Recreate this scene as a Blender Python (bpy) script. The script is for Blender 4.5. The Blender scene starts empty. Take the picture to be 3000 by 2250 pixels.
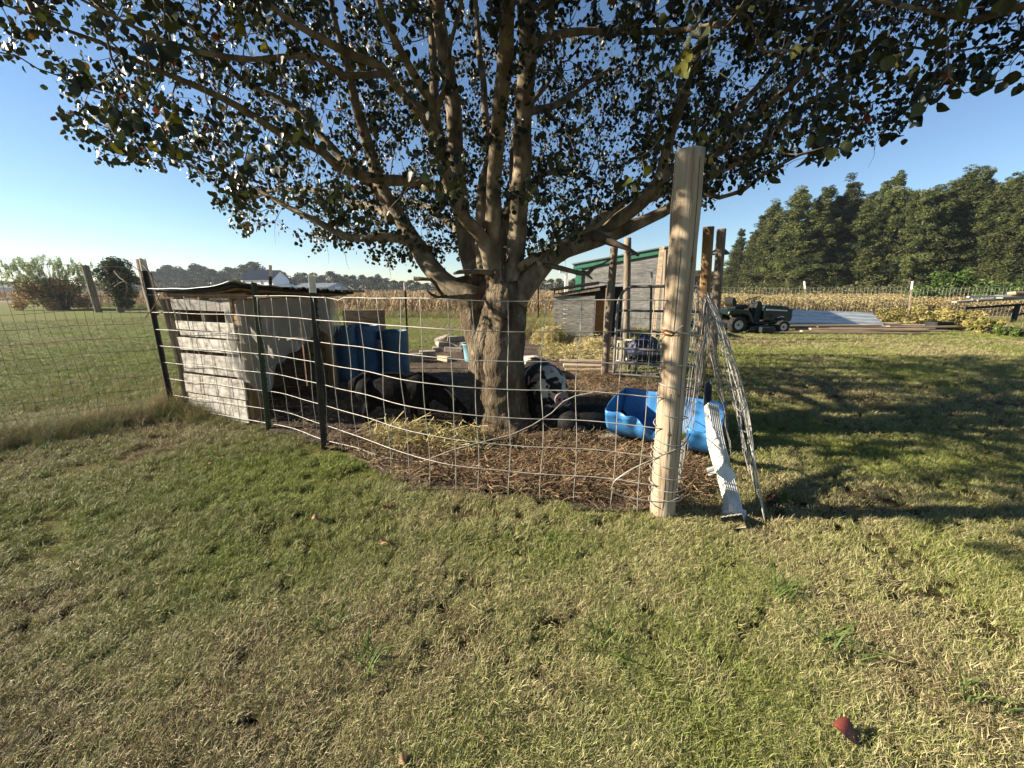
import bpy, math, random
import numpy as np
from mathutils import Vector, Matrix, noise

random.seed(7)
RNG = np.random.default_rng(11)
SC = bpy.context.scene
COL = SC.collection
R = math.radians
PI = math.pi

# ------------------------------------------------------------------ camera, sky, sun
EYE = 1.30
PITCH = math.atan(279.0 / 1172.0)
F = 1172.0
cam = bpy.data.cameras.new('camera')
cam.sensor_width = 36.0
cam.lens = 36.0 * F / 3000.0
cam.clip_start = 0.02
cam.clip_end = 3000.0
cam_o = bpy.data.objects.new('camera', cam)
cam_o.location = (0, 0, EYE)
cam_o.rotation_euler = (PI / 2 - PITCH, 0, 0)
COL.objects.link(cam_o)
SC.camera = cam_o

SUN_EL = R(23.0)
SUN_V = Vector((-1.0, 0.0, 0)).normalized() * math.cos(SUN_EL) + Vector((0, 0, math.sin(SUN_EL)))
w = bpy.data.worlds.new('World')
SC.world = w
w.use_nodes = True
wn = w.node_tree
sky = wn.nodes.new('ShaderNodeTexSky')
sky.sky_type = 'NISHITA'
sky.sun_disc = False
sky.sun_elevation = SUN_EL
sky.sun_rotation = math.atan2(SUN_V.x, SUN_V.y)
sky.altitude = 0
sky.air_density = 1.0
sky.dust_density = 0.0
sky.ozone_density = 3.5
bg = wn.nodes['Background']
bg.inputs['Strength'].default_value = 0.052
wn.links.new(sky.outputs['Color'], bg.inputs['Color'])
sun = bpy.data.lights.new('sun', 'SUN')
sun.energy = 5.0
sun.angle = R(0.5)
sun.color = (1.0, 0.90, 0.74)
sun_o = bpy.data.objects.new('sun', sun)
sun_o.rotation_euler = SUN_V.to_track_quat('Z', 'Y').to_euler()
sun_o.location = (-8, 0, 12)
COL.objects.link(sun_o)
SC.view_settings.view_transform = 'Standard'
SC.view_settings.look = 'None'
SC.view_settings.gamma = 1.0
SC.view_settings.use_curve_mapping = False
SC.view_settings.exposure = 1.62
SC.cycles.max_bounces = 6
SC.cycles.diffuse_bounces = 3
SC.cycles.transparent_max_bounces = 12

# ------------------------------------------------------------------ helpers
CP, SP = math.cos(PITCH), math.sin(PITCH)
def ray(px, py):
    u = (px - 1500.0) / F; v = (py - 1125.0) / F
    return Vector((u, CP - v * SP, -SP - v * CP))
def G(px, py, z=0.0):
    d = ray(px, py); t = (z - EYE) / d.z
    return Vector((d.x * t, d.y * t, z))
def P(px, py, Y):
    d = ray(px, py); t = Y / d.y
    return Vector((d.x * t, Y, EYE + d.z * t))
def PX(p):
    x, y, z = p[0], p[1], p[2] - EYE
    d = y * CP - z * SP
    if d < 1e-4: return None
    return (1500 + F * x / d, 1125 - F * (y * SP + z * CP) / d)

def tag(o, label=None, cat=None, group=None, kind=None):
    if label: o['label'] = label
    if cat: o['category'] = cat
    if group: o['group'] = group
    if kind: o['kind'] = kind
    return o
def thing(name, label, cat, loc=(0, 0, 0), rotz=0, group=None, rot=None):
    o = bpy.data.objects.new(name, None)
    o.empty_display_size = 0.1
    COL.objects.link(o)
    o.location = loc
    o.rotation_euler = rot if rot else (0, 0, rotz)
    return tag(o, label, cat, group)
def link(name, me, mat=None, parent=None, loc=None, rot=None, scale=None):
    o = bpy.data.objects.new(name, me)
    COL.objects.link(o)
    if mat is not None and len(me.materials) == 0: me.materials.append(mat)
    if parent is not None: o.parent = parent
    if loc is not None: o.location = loc
    if rot is not None: o.rotation_euler = rot
    if scale is not None: o.scale = scale
    return o
def children(o):
    return [c for c in ALLCH.get(o.name, [])]
ALLCH = {}
def copy_tree(o, parent=None):
    c = o.copy(); COL.objects.link(c); c.parent = parent
    for ch in [x for x in list(COL.objects) if x.parent == o]:
        copy_tree(ch, c)
    return c

def frames(pts):
    T = []
    n = len(pts)
    for i in range(n):
        a = pts[max(0, i - 1)]; b = pts[min(n - 1, i + 1)]
        t = (b - a)
        t = t.normalized() if t.length > 1e-9 else Vector((0, 0, 1))
        T.append(t)
    up = Vector((0, 0, 1)) if abs(T[0].z) < 0.9 else Vector((1, 0, 0))
    N = [(up - T[0] * up.dot(T[0])).normalized()]
    for i in range(1, n):
        v = N[-1] - T[i] * N[-1].dot(T[i])
        N.append(v.normalized() if v.length > 1e-6 else N[-1])
    return T, N

class MB:
    def __init__(s): s.v = []; s.f = []; s.a = []
    def add(s, verts, faces, a=0.0):
        k = len(s.v); s.v.extend([tuple(p) for p in verts]); s.f.extend([tuple(i + k for i in f) for f in faces])
        s.a.extend([a] * len(faces)); return s
    def box(s, c, d, m=None, jit=0.0):
        x, y, z = d[0] / 2, d[1] / 2, d[2] / 2
        vs = [Vector((i * x, j * y, k * z)) for i in (-1, 1) for j in (-1, 1) for k in (-1, 1)]
        if m is not None: vs = [m @ v for v in vs]
        vs = [v + Vector(c) + Vector((random.uniform(-jit, jit), random.uniform(-jit, jit), random.uniform(-jit, jit))) for v in vs]
        return s.add(vs, [(0, 1, 3, 2), (4, 6, 7, 5), (0, 4, 5, 1), (2, 3, 7, 6), (0, 2, 6, 4), (1, 5, 7, 3)])
    def tube(s, pts, r, n=6, cap=True, wob=0.0, flat=1.0, wfreq=3.0, det=0.0):
        pts = [Vector(p) for p in pts]
        if not hasattr(r, '__len__'): r = [r] * len(pts)
        T, N = frames(pts)
        vs = []
        for i, p in enumerate(pts):
            B = T[i].cross(N[i])
            for k in range(n):
                a = 2 * PI * k / n
                d = N[i] * math.cos(a) + B * math.sin(a) * flat
                rr = r[i]
                if wob:
                    q = (p + d * r[i]) * wfreq
                    rr *= 1 + wob * (noise.noise(q) + 0.5 * noise.noise(q * 2.7))
                if det:
                    q2 = p + d * r[i]; q2 = Vector((q2.x * 34 + 3 * q2.z, q2.y * 34, q2.z * 3.2))
                    rr += det * (.45 - abs(noise.noise(q2)) * 1.6 + .35 * noise.noise(q2 * 2.6))
                vs.append(p + d * rr)
        fs = []
        for i in range(len(pts) - 1):
            for k in range(n):
                k2 = (k + 1) % n
                fs.append((i * n + k, i * n + k2, (i + 1) * n + k2, (i + 1) * n + k))
        if cap:
            fs.append(tuple(range(n - 1, -1, -1)))
            fs.append(tuple((len(pts) - 1) * n + k for k in range(n)))
        return s.add(vs, fs)
    def lathe(s, prof, n=20, m=None, a0=0, a1=2 * PI):
        full = abs(a1 - a0 - 2 * PI) < 1e-6
        cnt = n if full else n + 1
        vs = []
        for (r, z) in prof:
            for k in range(cnt):
                a = a0 + (a1 - a0) * k / n
                v = Vector((r * math.cos(a), r * math.sin(a), z))
                vs.append(m @ v if m is not None else v)
        fs = []
        for i in range(len(prof) - 1):
            for k in range(n):
                k2 = (k + 1) % cnt
                fs.append((i * cnt + k, i * cnt + k2, (i + 1) * cnt + k2, (i + 1) * cnt + k))
        return s.add(vs, fs)
    def ball(s, c, r, n=14, m=None):
        if not hasattr(r, '__len__'): r = (r, r, r)
        vs = []; rows = max(6, n // 2 + 1)
        for i in range(rows + 1):
            th = PI * i / rows
            for k in range(n):
                a = 2 * PI * k / n
                v = Vector((r[0] * math.sin(th) * math.cos(a), r[1] * math.sin(th) * math.sin(a), r[2] * math.cos(th)))
                if m is not None: v = m @ v
                vs.append(v + Vector(c))
        fs = []
        for i in range(rows):
            for k in range(n):
                k2 = (k + 1) % n
                fs.append((i * n + k, (i + 1) * n + k, (i + 1) * n + k2, i * n + k2))
        return s.add(vs, fs)
    def prism(s, poly, y0, y1, m=None):
        n = len(poly)
        vs = [Vector((x, y0, z)) for x, z in poly] + [Vector((x, y1, z)) for x, z in poly]
        if m is not None: vs = [m @ v for v in vs]
        fs = [tuple(range(n)), tuple(range(2 * n - 1, n - 1, -1))]
        for i in range(n):
            j = (i + 1) % n
            fs.append((i, i + n, j + n, j))
        return s.add(vs, fs)
    def grid(s, fn, nu, nv):
        vs = [fn(i / nu, j / nv) for j in range(nv + 1) for i in range(nu + 1)]
        fs = [(j * (nu + 1) + i, j * (nu + 1) + i + 1, (j + 1) * (nu + 1) + i + 1, (j + 1) * (nu + 1) + i) for j in range(nv) for i in range(nu)]
        return s.add(vs, fs)
    def mesh(s, name, mat=None, smooth=False, attr=False):
        me = bpy.data.meshes.new(name)
        me.from_pydata(s.v, [], s.f)
        if smooth: me.polygons.foreach_set('use_smooth', [True] * len(me.polygons))
        if attr:
            at = me.attributes.new('rnd', 'FLOAT', 'FACE'); at.data.foreach_set('value', s.a)
        if mat is not None: me.materials.append(mat)
        me.validate(); me.update()
        return me
    def build(s, name, mat, parent=None, smooth=False, loc=None, rot=None, bevel=0, solid=0, attr=False):
        me = s.mesh(name, mat, smooth, attr)
        o = link(name, me, None, parent, loc, rot)
        if solid:
            md = o.modifiers.new('solid', 'SOLIDIFY'); md.thickness = solid; md.offset = 0
        if bevel:
            md = o.modifiers.new('bevel', 'BEVEL'); md.width = bevel; md.segments = 2; md.limit_method = 'ANGLE'
        return o

def npmesh(name, V, Fc, mat=None, rnd=None, smooth=False):
    me = bpy.data.meshes.new(name)
    V = np.asarray(V, dtype=np.float32); Fc = np.asarray(Fc, dtype=np.int32)
    me.vertices.add(len(V)); me.vertices.foreach_set('co', V.ravel())
    k = Fc.shape[1]
    me.loops.add(Fc.size); me.loops.foreach_set('vertex_index', Fc.ravel())
    me.polygons.add(len(Fc)); me.polygons.foreach_set('loop_start', np.arange(0, Fc.size, k, dtype=np.int32))
    me.update(calc_edges=True)
    if smooth: me.polygons.foreach_set('use_smooth', [True] * len(Fc))
    if rnd is not None:
        at = me.attributes.new('rnd', 'FLOAT', 'FACE'); at.data.foreach_set('value', np.asarray(rnd, dtype=np.float32))
    if mat is not None: me.materials.append(mat)
    return me

# ------------------------------------------------------------------ materials
MATS = {}
def ramp(nt, cols, lo=0.3, hi=0.7):
    n = nt.nodes.new('ShaderNodeValToRGB'); e = n.color_ramp.elements
    k = len(cols)
    while len(e) < k: e.new(0.5)
    for i, c in enumerate(cols):
        if len(c) == 4: e[i].position = c[3]; c = c[:3]
        else: e[i].position = lo + (hi - lo) * i / max(1, k - 1)
        e[i].color = (c[0], c[1], c[2], 1)
    return n
def mat(name, cols, scale=6, stretch=(1, 1, 1), rough=.85, bump=.4, bscale=40, bdist=.004, metal=0, spec=.25, detail=6,
        attr=False, trans=0, rnd=0.0, dist=0, rot=(0, 0, 0), alpha=None, blend=0.0, bstretch=None):
    m = bpy.data.materials.new(name); m.use_nodes = True; MATS[name] = m
    nt = m.node_tree; N = nt.nodes; L = nt.links
    b = N['Principled BSDF']; out = N['Material Output']
    b.inputs['Roughness'].default_value = rough; b.inputs['Metallic'].default_value = metal
    b.inputs['Specular IOR Level'].default_value = spec
    tc = N.new('ShaderNodeTexCoord'); oi = N.new('ShaderNodeObjectInfo')
    mul = N.new('ShaderNodeMath'); mul.operation = 'MULTIPLY'; mul.inputs[1].default_value = 37.0
    L.new(oi.outputs['Random'], mul.inputs[0])
    add = N.new('ShaderNodeVectorMath'); add.operation = 'ADD'
    L.new(tc.outputs['Object'], add.inputs[0]); L.new(mul.outputs[0], add.inputs[1])
    mp = N.new('ShaderNodeMapping'); mp.inputs['Scale'].default_value = stretch; mp.inputs['Rotation'].default_value = rot
    L.new(add.outputs[0], mp.inputs['Vector'])
    nz = N.new('ShaderNodeTexNoise'); nz.inputs['Scale'].default_value = scale; nz.inputs['Detail'].default_value = detail
    nz.inputs['Distortion'].default_value = dist; nz.inputs['Roughness'].default_value = 0.6
    L.new(mp.outputs[0], nz.inputs['Vector'])
    cr = ramp(nt, cols)
    if attr:
        at = N.new('ShaderNodeAttribute'); at.attribute_name = 'rnd'
        if blend:
            mx = N.new('ShaderNodeMix'); mx.inputs[0].default_value = blend
            L.new(at.outputs['Fac'], mx.inputs[2]); L.new(nz.outputs['Fac'], mx.inputs[3]); L.new(mx.outputs[0], cr.inputs[0])
        else: L.new(at.outputs['Fac'], cr.inputs[0])
    else: L.new(nz.outputs['Fac'], cr.inputs[0])
    colr = cr.outputs['Color']
    if rnd:
        hs = N.new('ShaderNodeHueSaturation')
        mr = N.new('ShaderNodeMapRange'); mr.inputs[3].default_value = 1 - rnd; mr.inputs[4].default_value = 1 + rnd
        L.new(oi.outputs['Random'], mr.inputs[0]); L.new(mr.outputs[0], hs.inputs['Value']); L.new(colr, hs.inputs['Color'])
        colr = hs.outputs['Color']
    L.new(colr, b.inputs['Base Color'])
    if bump:
        nb = N.new('ShaderNodeTexNoise'); nb.inputs['Scale'].default_value = bscale; nb.inputs['Detail'].default_value = 4
        mp2 = N.new('ShaderNodeMapping'); mp2.inputs['Scale'].default_value = bstretch or stretch; mp2.inputs['Rotation'].default_value = rot
        L.new(add.outputs[0], mp2.inputs['Vector']); L.new(mp2.outputs[0], nb.inputs['Vector'])
        bp = N.new('ShaderNodeBump'); bp.inputs['Strength'].default_value = bump; bp.inputs['Distance'].default_value = bdist
        L.new(nb.outputs['Fac'], bp.inputs['Height']); L.new(bp.outputs[0], b.inputs['Normal'])
    sh = b.outputs[0]
    if trans:
        t = N.new('ShaderNodeBsdfTranslucent'); L.new(colr, t.inputs['Color'])
        mx = N.new('ShaderNodeMixShader'); mx.inputs[0].default_value = trans
        L.new(sh, mx.inputs[1]); L.new(t.outputs[0], mx.inputs[2]); sh = mx.outputs[0]
    if alpha is not None:
        t = N.new('ShaderNodeBsdfTransparent')
        mx = N.new('ShaderNodeMixShader'); mx.inputs[0].default_value = alpha
        L.new(t.outputs[0], mx.inputs[1]); L.new(sh, mx.inputs[2]); sh = mx.outputs[0]
    if sh is not b.outputs[0]: L.new(sh, out.inputs['Surface'])
    return m

def bark_mat(name, c0, c1, c2, vscale=9, bd=.02, zst=.28):
    m = mat(name, [c0, c1, c2], scale=7, stretch=(1, 1, .5), bump=.7, bscale=60, bdist=.006, rough=.92, spec=.12)
    nt = m.node_tree; N = nt.nodes; L = nt.links
    b = N['Principled BSDF']
    tc = N.new('ShaderNodeTexCoord'); mp = N.new('ShaderNodeMapping'); mp.inputs['Scale'].default_value = (1, 1, zst)
    L.new(tc.outputs['Object'], mp.inputs['Vector'])
    nz = N.new('ShaderNodeTexNoise'); nz.inputs['Scale'].default_value = 5; L.new(mp.outputs[0], nz.inputs['Vector'])
    mx = N.new('ShaderNodeMix'); mx.data_type = 'VECTOR'; mx.inputs[0].default_value = .12
    L.new(mp.outputs[0], mx.inputs[4]); L.new(nz.outputs['Color'], mx.inputs[5])
    vo = N.new('ShaderNodeTexNoise'); vo.inputs['Scale'].default_value = vscale; vo.inputs['Detail'].default_value = 6; vo.inputs['Roughness'].default_value = .65
    L.new(mx.outputs[1], vo.inputs['Vector'])
    sb = N.new('ShaderNodeMath'); sb.operation = 'SUBTRACT'; sb.inputs[1].default_value = .5; L.new(vo.outputs['Fac'], sb.inputs[0])
    ab = N.new('ShaderNodeMath'); ab.operation = 'ABSOLUTE'; L.new(sb.outputs[0], ab.inputs[0])
    mr = N.new('ShaderNodeMapRange'); mr.inputs[1].default_value = 0; mr.inputs[2].default_value = .10
    L.new(ab.outputs[0], mr.inputs[0])
    old = [l for l in L if l.to_socket == b.inputs['Normal']][0].from_node
    bp = N.new('ShaderNodeBump'); bp.inputs['Strength'].default_value = .9; bp.inputs['Distance'].default_value = bd
    L.new(mr.outputs[0], bp.inputs['Height']); L.new(old.outputs[0], bp.inputs['Normal']); L.new(bp.outputs[0], b.inputs['Normal'])
    return m

BARK = bark_mat('bark_rough', (.055, .038, .024), (.16, .12, .078), (.29, .23, .155), 15, .03, .3)
LIMB = mat('bark_smooth', [(.06, .045, .03), (.16, .125, .082), (.30, .245, .17)], scale=9, stretch=(1, 1, .6), bump=.6, bscale=34, bdist=.008, rough=.9, spec=.15)
TWIG = mat('twig', [(.055, .04, .028), (.115, .088, .062), (.19, .155, .115)], scale=5, bump=0, rough=.8, spec=.2)
LEAF = mat('pear_leaf', [(.012, .015, .006, 0), (.022, .028, .008, .35), (.036, .045, .010, .6), (.085, .095, .016, .78), (.17, .15, .02, .88), (.15, .075, .02, .94), (.13, .035, .02, .98)],
           attr=True, trans=.20, bump=.2, bscale=60, rough=.42, spec=.38)
POSTW = mat('treated_pine', [(.15, .10, .06), (.33, .25, .165), (.42, .34, .235), (.47, .395, .29)], scale=2.8, stretch=(4.4, 4.4, .30), bump=.6, bscale=34, bdist=.004, dist=1.9, rough=.8, bstretch=(4, 4, .15))
OLDW = mat('weathered_post', [(.09, .07, .05), (.20, .155, .11), (.30, .25, .19)], scale=5, stretch=(5, 5, .4), bump=.7, bscale=30, bdist=.006, rough=.92)
BROWNW = mat('brown_wood', [(.13, .07, .03), (.24, .14, .065), (.33, .21, .11)], scale=4, stretch=(5, 5, .5), bump=.5, bscale=30, bdist=.004, rough=.85)
GREYPL = mat('grey_plank', [(.12, .105, .09), (.24, .22, .19), (.34, .31, .27)], scale=5, stretch=(.6, 6, 6), bump=.6, bscale=26, bdist=.004, rough=.92, rnd=.14)
WHITEPL = mat('peeling_white_plank', [(.13, .105, .08), (.34, .30, .25), (.50, .46, .39), (.60, .56, .49)], scale=4, stretch=(.7, 5, 5), bump=.6, bscale=24, bdist=.004, rough=.85, rnd=.07)
BARNW = mat('barn_board', [(.09, .085, .08), (.17, .165, .15), (.26, .25, .235)], scale=2.2, stretch=(.35, 3, 5), bump=.5, bscale=20, bdist=.01, dist=1.0, rough=.92)
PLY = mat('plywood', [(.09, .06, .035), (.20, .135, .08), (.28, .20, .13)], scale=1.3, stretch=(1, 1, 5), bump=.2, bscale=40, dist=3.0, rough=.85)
LUMBER = mat('lumber', [(.22, .15, .09), (.38, .28, .18), (.50, .39, .26)], scale=4, stretch=(.5, 5, 5), bump=.5, bscale=24, rough=.88, rnd=.2)
GREENT = mat('green_trim', [(.022, .10, .055), (.032, .135, .078), (.045, .16, .10)], scale=5, bump=.1, rough=.55)
CREAM = mat('cream_plastic', [(.30, .27, .20), (.42, .38, .29)], scale=9, bump=.2, rough=.6)
WHITEP = mat('white_paint', [(.66, .65, .61), (.78, .77, .73)], scale=6, bump=.2, rough=.6)
GALV = mat('galvanised_wire', [(.20, .185, .155), (.34, .32, .27), (.46, .43, .37)], scale=14, bump=0, metal=.15, rough=.5, spec=.5)
DARKW = mat('dark_wire', [(.035, .045, .03), (.07, .08, .055)], scale=9, bump=0, metal=.2, rough=.6)
RUSTW = mat('dull_wire', [(.16, .14, .11), (.30, .27, .22), (.40, .36, .29)], scale=12, bump=0, metal=.35, rough=.55)
RUST = mat('rust', [(.20, .08, .03), (.34, .16, .07)], scale=40, bump=.4, bscale=90, rough=.9)
TGREEN = mat('post_green_paint', [(.022, .040, .020), (.04, .062, .03), (.07, .06, .04)], scale=9, bump=.3, bscale=60, rough=.6)
TBLACK = mat('post_black_paint', [(.014, .013, .012), (.03, .028, .024), (.06, .04, .03)], scale=10, bump=.3, rough=.55)
TWHITE = mat('post_white_tip', [(.50, .46, .38), (.74, .71, .62)], scale=22, bump=.3, rough=.7)
TINROOF = mat('tin_roof', [(.30, .31, .30), (.52, .53, .51), (.62, .63, .60)], scale=4, stretch=(.5, 3, 3), bump=.2, metal=.35, rough=.5)
TAR = mat('tar_roof', [(.012, .013, .012), (.03, .03, .028)], scale=12, bump=.5, rough=.85)
TUBE = mat('gate_tube', [(.10, .095, .085), (.22, .21, .19), (.30, .28, .25)], scale=10, bump=.2, metal=.5, rough=.5)
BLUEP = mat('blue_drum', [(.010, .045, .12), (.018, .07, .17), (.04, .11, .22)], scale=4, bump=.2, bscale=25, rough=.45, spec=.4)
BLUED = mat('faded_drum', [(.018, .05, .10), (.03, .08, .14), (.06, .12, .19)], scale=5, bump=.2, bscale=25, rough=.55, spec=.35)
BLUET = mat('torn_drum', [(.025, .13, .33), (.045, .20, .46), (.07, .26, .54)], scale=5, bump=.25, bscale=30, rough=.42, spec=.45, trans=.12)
PALEB = mat('pale_bucket', [(.18, .34, .42), (.27, .46, .54)], scale=6, bump=.1, rough=.5)
PLASTIC = mat('milky_sheet', [(.50, .47, .41), (.64, .61, .55), (.74, .71, .65)], scale=3.5, bump=.5, bscale=9, bdist=.02, rough=.35, spec=.5, trans=.35, alpha=.50, dist=1)
VINYL = mat('white_vinyl', [(.38, .36, .30), (.56, .545, .49), (.64, .625, .58)], scale=7, bump=.15, bscale=22, rough=.5)
DARKP = mat('dark_plastic', [(.014, .016, .015), (.03, .033, .03)], scale=10, bump=.2, rough=.6)
HOODG = mat('mower_green', [(.004, .010, .008), (.008, .018, .014)], scale=6, bump=.05, rough=.35, spec=.4)
RUBBER = mat('rubber', [(.014, .013, .012), (.035, .031, .027)], scale=20, bump=.6, bscale=70, rough=.9)
RIM = mat('rim', [(.42, .41, .37), (.6, .58, .53)], scale=12, bump=.1, rough=.5)
SEATM = mat('seat_vinyl', [(.010, .010, .010), (.022, .022, .020)], scale=10, bump=.2, rough=.6)
STRIPE = mat('stripe', [(.58, .58, .55), (.66, .66, .62)], scale=4, bump=0, rough=.5)
ENGINE = mat('engine', [(.03, .026, .02), (.09, .07, .055), (.15, .12, .09)], scale=30, bump=.6, bscale=60, rough=.7)
NAVY = mat('navy_shingle', [(.008, .012, .025), (.013, .02, .036)], scale=3, bump=.2, rough=1, spec=0)
HOUSEW = mat('white_siding', [(.68, .69, .70), (.78, .78, .78)], scale=1, bump=0, rough=.7)
GLASS = mat('window_glass', [(.03, .04, .05), (.06, .075, .09)], scale=2, bump=0, rough=.15, spec=.6)
METALB = mat('metal_siding', [(.30, .35, .40), (.40, .45, .50)], scale=1, bump=0, rough=.6)
METALR = mat('metal_roofing', [(.10, .11, .125), (.15, .165, .18)], scale=1, bump=0, rough=.55)
STONE = mat('concrete_block', [(.14, .115, .09), (.27, .235, .19), (.35, .31, .25)], scale=14, bump=.6, bscale=50, rough=.95)
BAG = mat('blue_bag', [(.006, .010, .035), (.011, .018, .06), (.025, .035, .09)], scale=9, bump=.5, bscale=20, bdist=.02, rough=.5, spec=.4)
GOATM = mat('goat_coat', [(.003, .003, .003, .0), (.005, .004, .004, .5), (.010, .008, .007, .62), (.035, .026, .022, .75)], scale=7, stretch=(1, 1, .5), bump=.8, bscale=70, bdist=.008, rough=.85, spec=.1, bstretch=(1, 1, .25))
GOATT = mat('goat_tan', [(.16, .07, .03), (.27, .13, .06)], scale=20, bump=.5, bscale=90, rough=.8)
HORN = mat('horn', [(.09, .065, .04), (.20, .15, .10)], scale=30, stretch=(1, 1, 3), bump=.5, bscale=50, rough=.6)
PIGBLK = mat('black_bristle', [(.003, .003, .003), (.006, .006, .005), (.015, .013, .011)], scale=14, bump=.8, bscale=80, bdist=.008, rough=.8)
PIGEAR = mat('pig_ear', [(.05, .035, .03), (.15, .095, .075), (.26, .18, .14)], scale=11, bump=.5, bscale=70, rough=.8)
SNOUT = mat('pig_snout', [(.16, .095, .085), (.30, .20, .175)], scale=20, bump=.4, bscale=60, rough=.5)
TOOTH = mat('tusk', [(.55, .49, .37), (.66, .6, .48)], scale=20, bump=0, rough=.4)
EYEM = mat('eye', [(.005, .005, .005), (.01, .01, .01)], scale=4, bump=0, rough=.1, spec=.6)
REDLEAF = mat('red_leaf', [(.07, .018, .014), (.14, .035, .028), (.22, .07, .045)], scale=30, bump=.4, bscale=60, rough=.45, trans=.15)
TANLEAF = mat('brown_leaf', [(.20, .11, .05), (.36, .24, .12)], scale=30, bump=.4, bscale=60, rough=.7, trans=.1)
YELLEAF = mat('yellow_leaf', [(.50, .36, .03), (.62, .47, .06)], scale=30, bump=.2, rough=.5, trans=.3)
PINEN = mat('pine_needles', [(.020, .030, .010), (.042, .056, .018), (.075, .088, .026), (.115, .12, .035)], attr=True, rnd=.36, bump=0, rough=.75, spec=.2, trans=.12, blend=.25, scale=.5)
BROADL = mat('far_foliage', [(.028, .036, .016), (.045, .055, .022), (.07, .078, .03), (.11, .10, .04)], attr=True, bump=0, rough=.8, spec=.1, trans=.1)
SHRUBL = mat('shrub_leaf', [(.08, .09, .03, 0), (.20, .16, .05, .3), (.30, .20, .08, .55), (.28, .12, .06, .8), (.40, .28, .12, 1)], attr=True, bump=0, rough=.7, trans=.2)
FEATHER = mat('pale_shoot', [(.18, .22, .09), (.34, .38, .18)], attr=True, bump=0, rough=.8, trans=.3)
VINEL = mat('vine_leaf', [(.022, .03, .010, 0), (.05, .06, .018, .5), (.15, .15, .05, .85), (.24, .21, .08, 1)], attr=True, bump=0, rough=.7, trans=.2)
WEEDL = mat('weed_leaf', [(.04, .075, .015, 0), (.08, .13, .025, .5), (.17, .21, .05, .85), (.30, .27, .09, 1)], attr=True, bump=0, rough=.6, trans=.25, spec=.3)
SOYL = mat('soy_leaf', [(.11, .10, .03, 0), (.25, .19, .07, .3), (.35, .265, .11, .6), (.42, .32, .17, 1)], attr=True, bump=0, rough=.7, trans=.25)
CORNL = mat('dry_corn', [(.17, .11, .05, 0), (.30, .21, .105, .4), (.42, .315, .18, .75), (.52, .42, .26, 1)], attr=True, bump=0, rough=.8, trans=.15)
HAYM = mat('hay', [(.20, .15, .06, 0), (.40, .31, .13, .35), (.58, .48, .23, .7), (.50, .50, .22, 1)], attr=True, bump=0, rough=.7, trans=.12)
STRAWM = mat('brown_litter', [(.03, .018, .010, 0), (.085, .048, .025, .35), (.17, .10, .052, .65), (.34, .25, .14, 1)], attr=True, bump=0, rough=.85)
DRYG = mat('dry_grass', [(.12, .07, .035, 0), (.27, .19, .09, .4), (.42, .33, .17, .75), (.28, .29, .09, 1)], attr=True, bump=0, rough=.7, trans=.2)
OLIVEL = mat('olive_weed', [(.07, .08, .02, 0), (.16, .16, .04, .4), (.30, .25, .08, .75), (.38, .29, .12, 1)], attr=True, bump=0, rough=.7, trans=.25)

# ------------------------------------------------------------------ ground
def nz2(x, y, s, o=0.0):
    return noise.noise(Vector((x * s + o, y * s - o, o * 1.7)))
def greenness(x, y):
    g = .47 + .55 * nz2(x, y, .55, 3.1) + .35 * nz2(x, y, 1.7, 9.2) + .25 * nz2(x, y, 5.0, 5.5)
    g += .30 * math.exp(-(((x + 1.75) / .9) ** 2 + ((y - 2.3) / .6) ** 2))      # greener patch left of the pen
    g -= .40 * math.exp(-(((x - .4) / 1.5) ** 2 + ((y - 2.15) / .45) ** 2))       # trodden strip along the wire
    g -= .18 * math.exp(-((y - 1.0) / .7) ** 2)
    if x < -2.3 and y > 4.6: g += .34
    if x > 4: g -= .10 * min(1, (x - 4) / 3)
    return max(0.0, min(1.0, g))

FENCE = [G(505, 1205), G(790, 1255), G(957, 1307), G(1250, 1424), G(1500, 1457), G(1750, 1482), G(1950, 1500)]
PEN = [(p.x, p.y) for p in FENCE[1:]] + [(1.25, 2.65), (2.0, 4.2), (2.6, 5.35), (1.5, 5.8), (2.4, 8.5), (3.3, 11.8), (1.0, 11.9), (-.9, 9.3), (-3.2, 7.6), (-3.6, 4.6)]
def inside(poly, x, y):
    c = False; n = len(poly); j = n - 1
    for i in range(n):
        xi, yi = poly[i]; xj, yj = poly[j]
        if (yi > y) != (yj > y) and x < (xj - xi) * (y - yi) / (yj - yi) + xi: c = not c
        j = i
    return c
MULCH = [(p[0], p[1]) for p in [G(900, 1270), G(1040, 1330), G(1240, 1405), G(1500, 1440), G(1720, 1462), G(1940, 1490), G(2060, 1440), G(2030, 1330), G(1900, 1200), G(1300, 1180)]]

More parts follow.
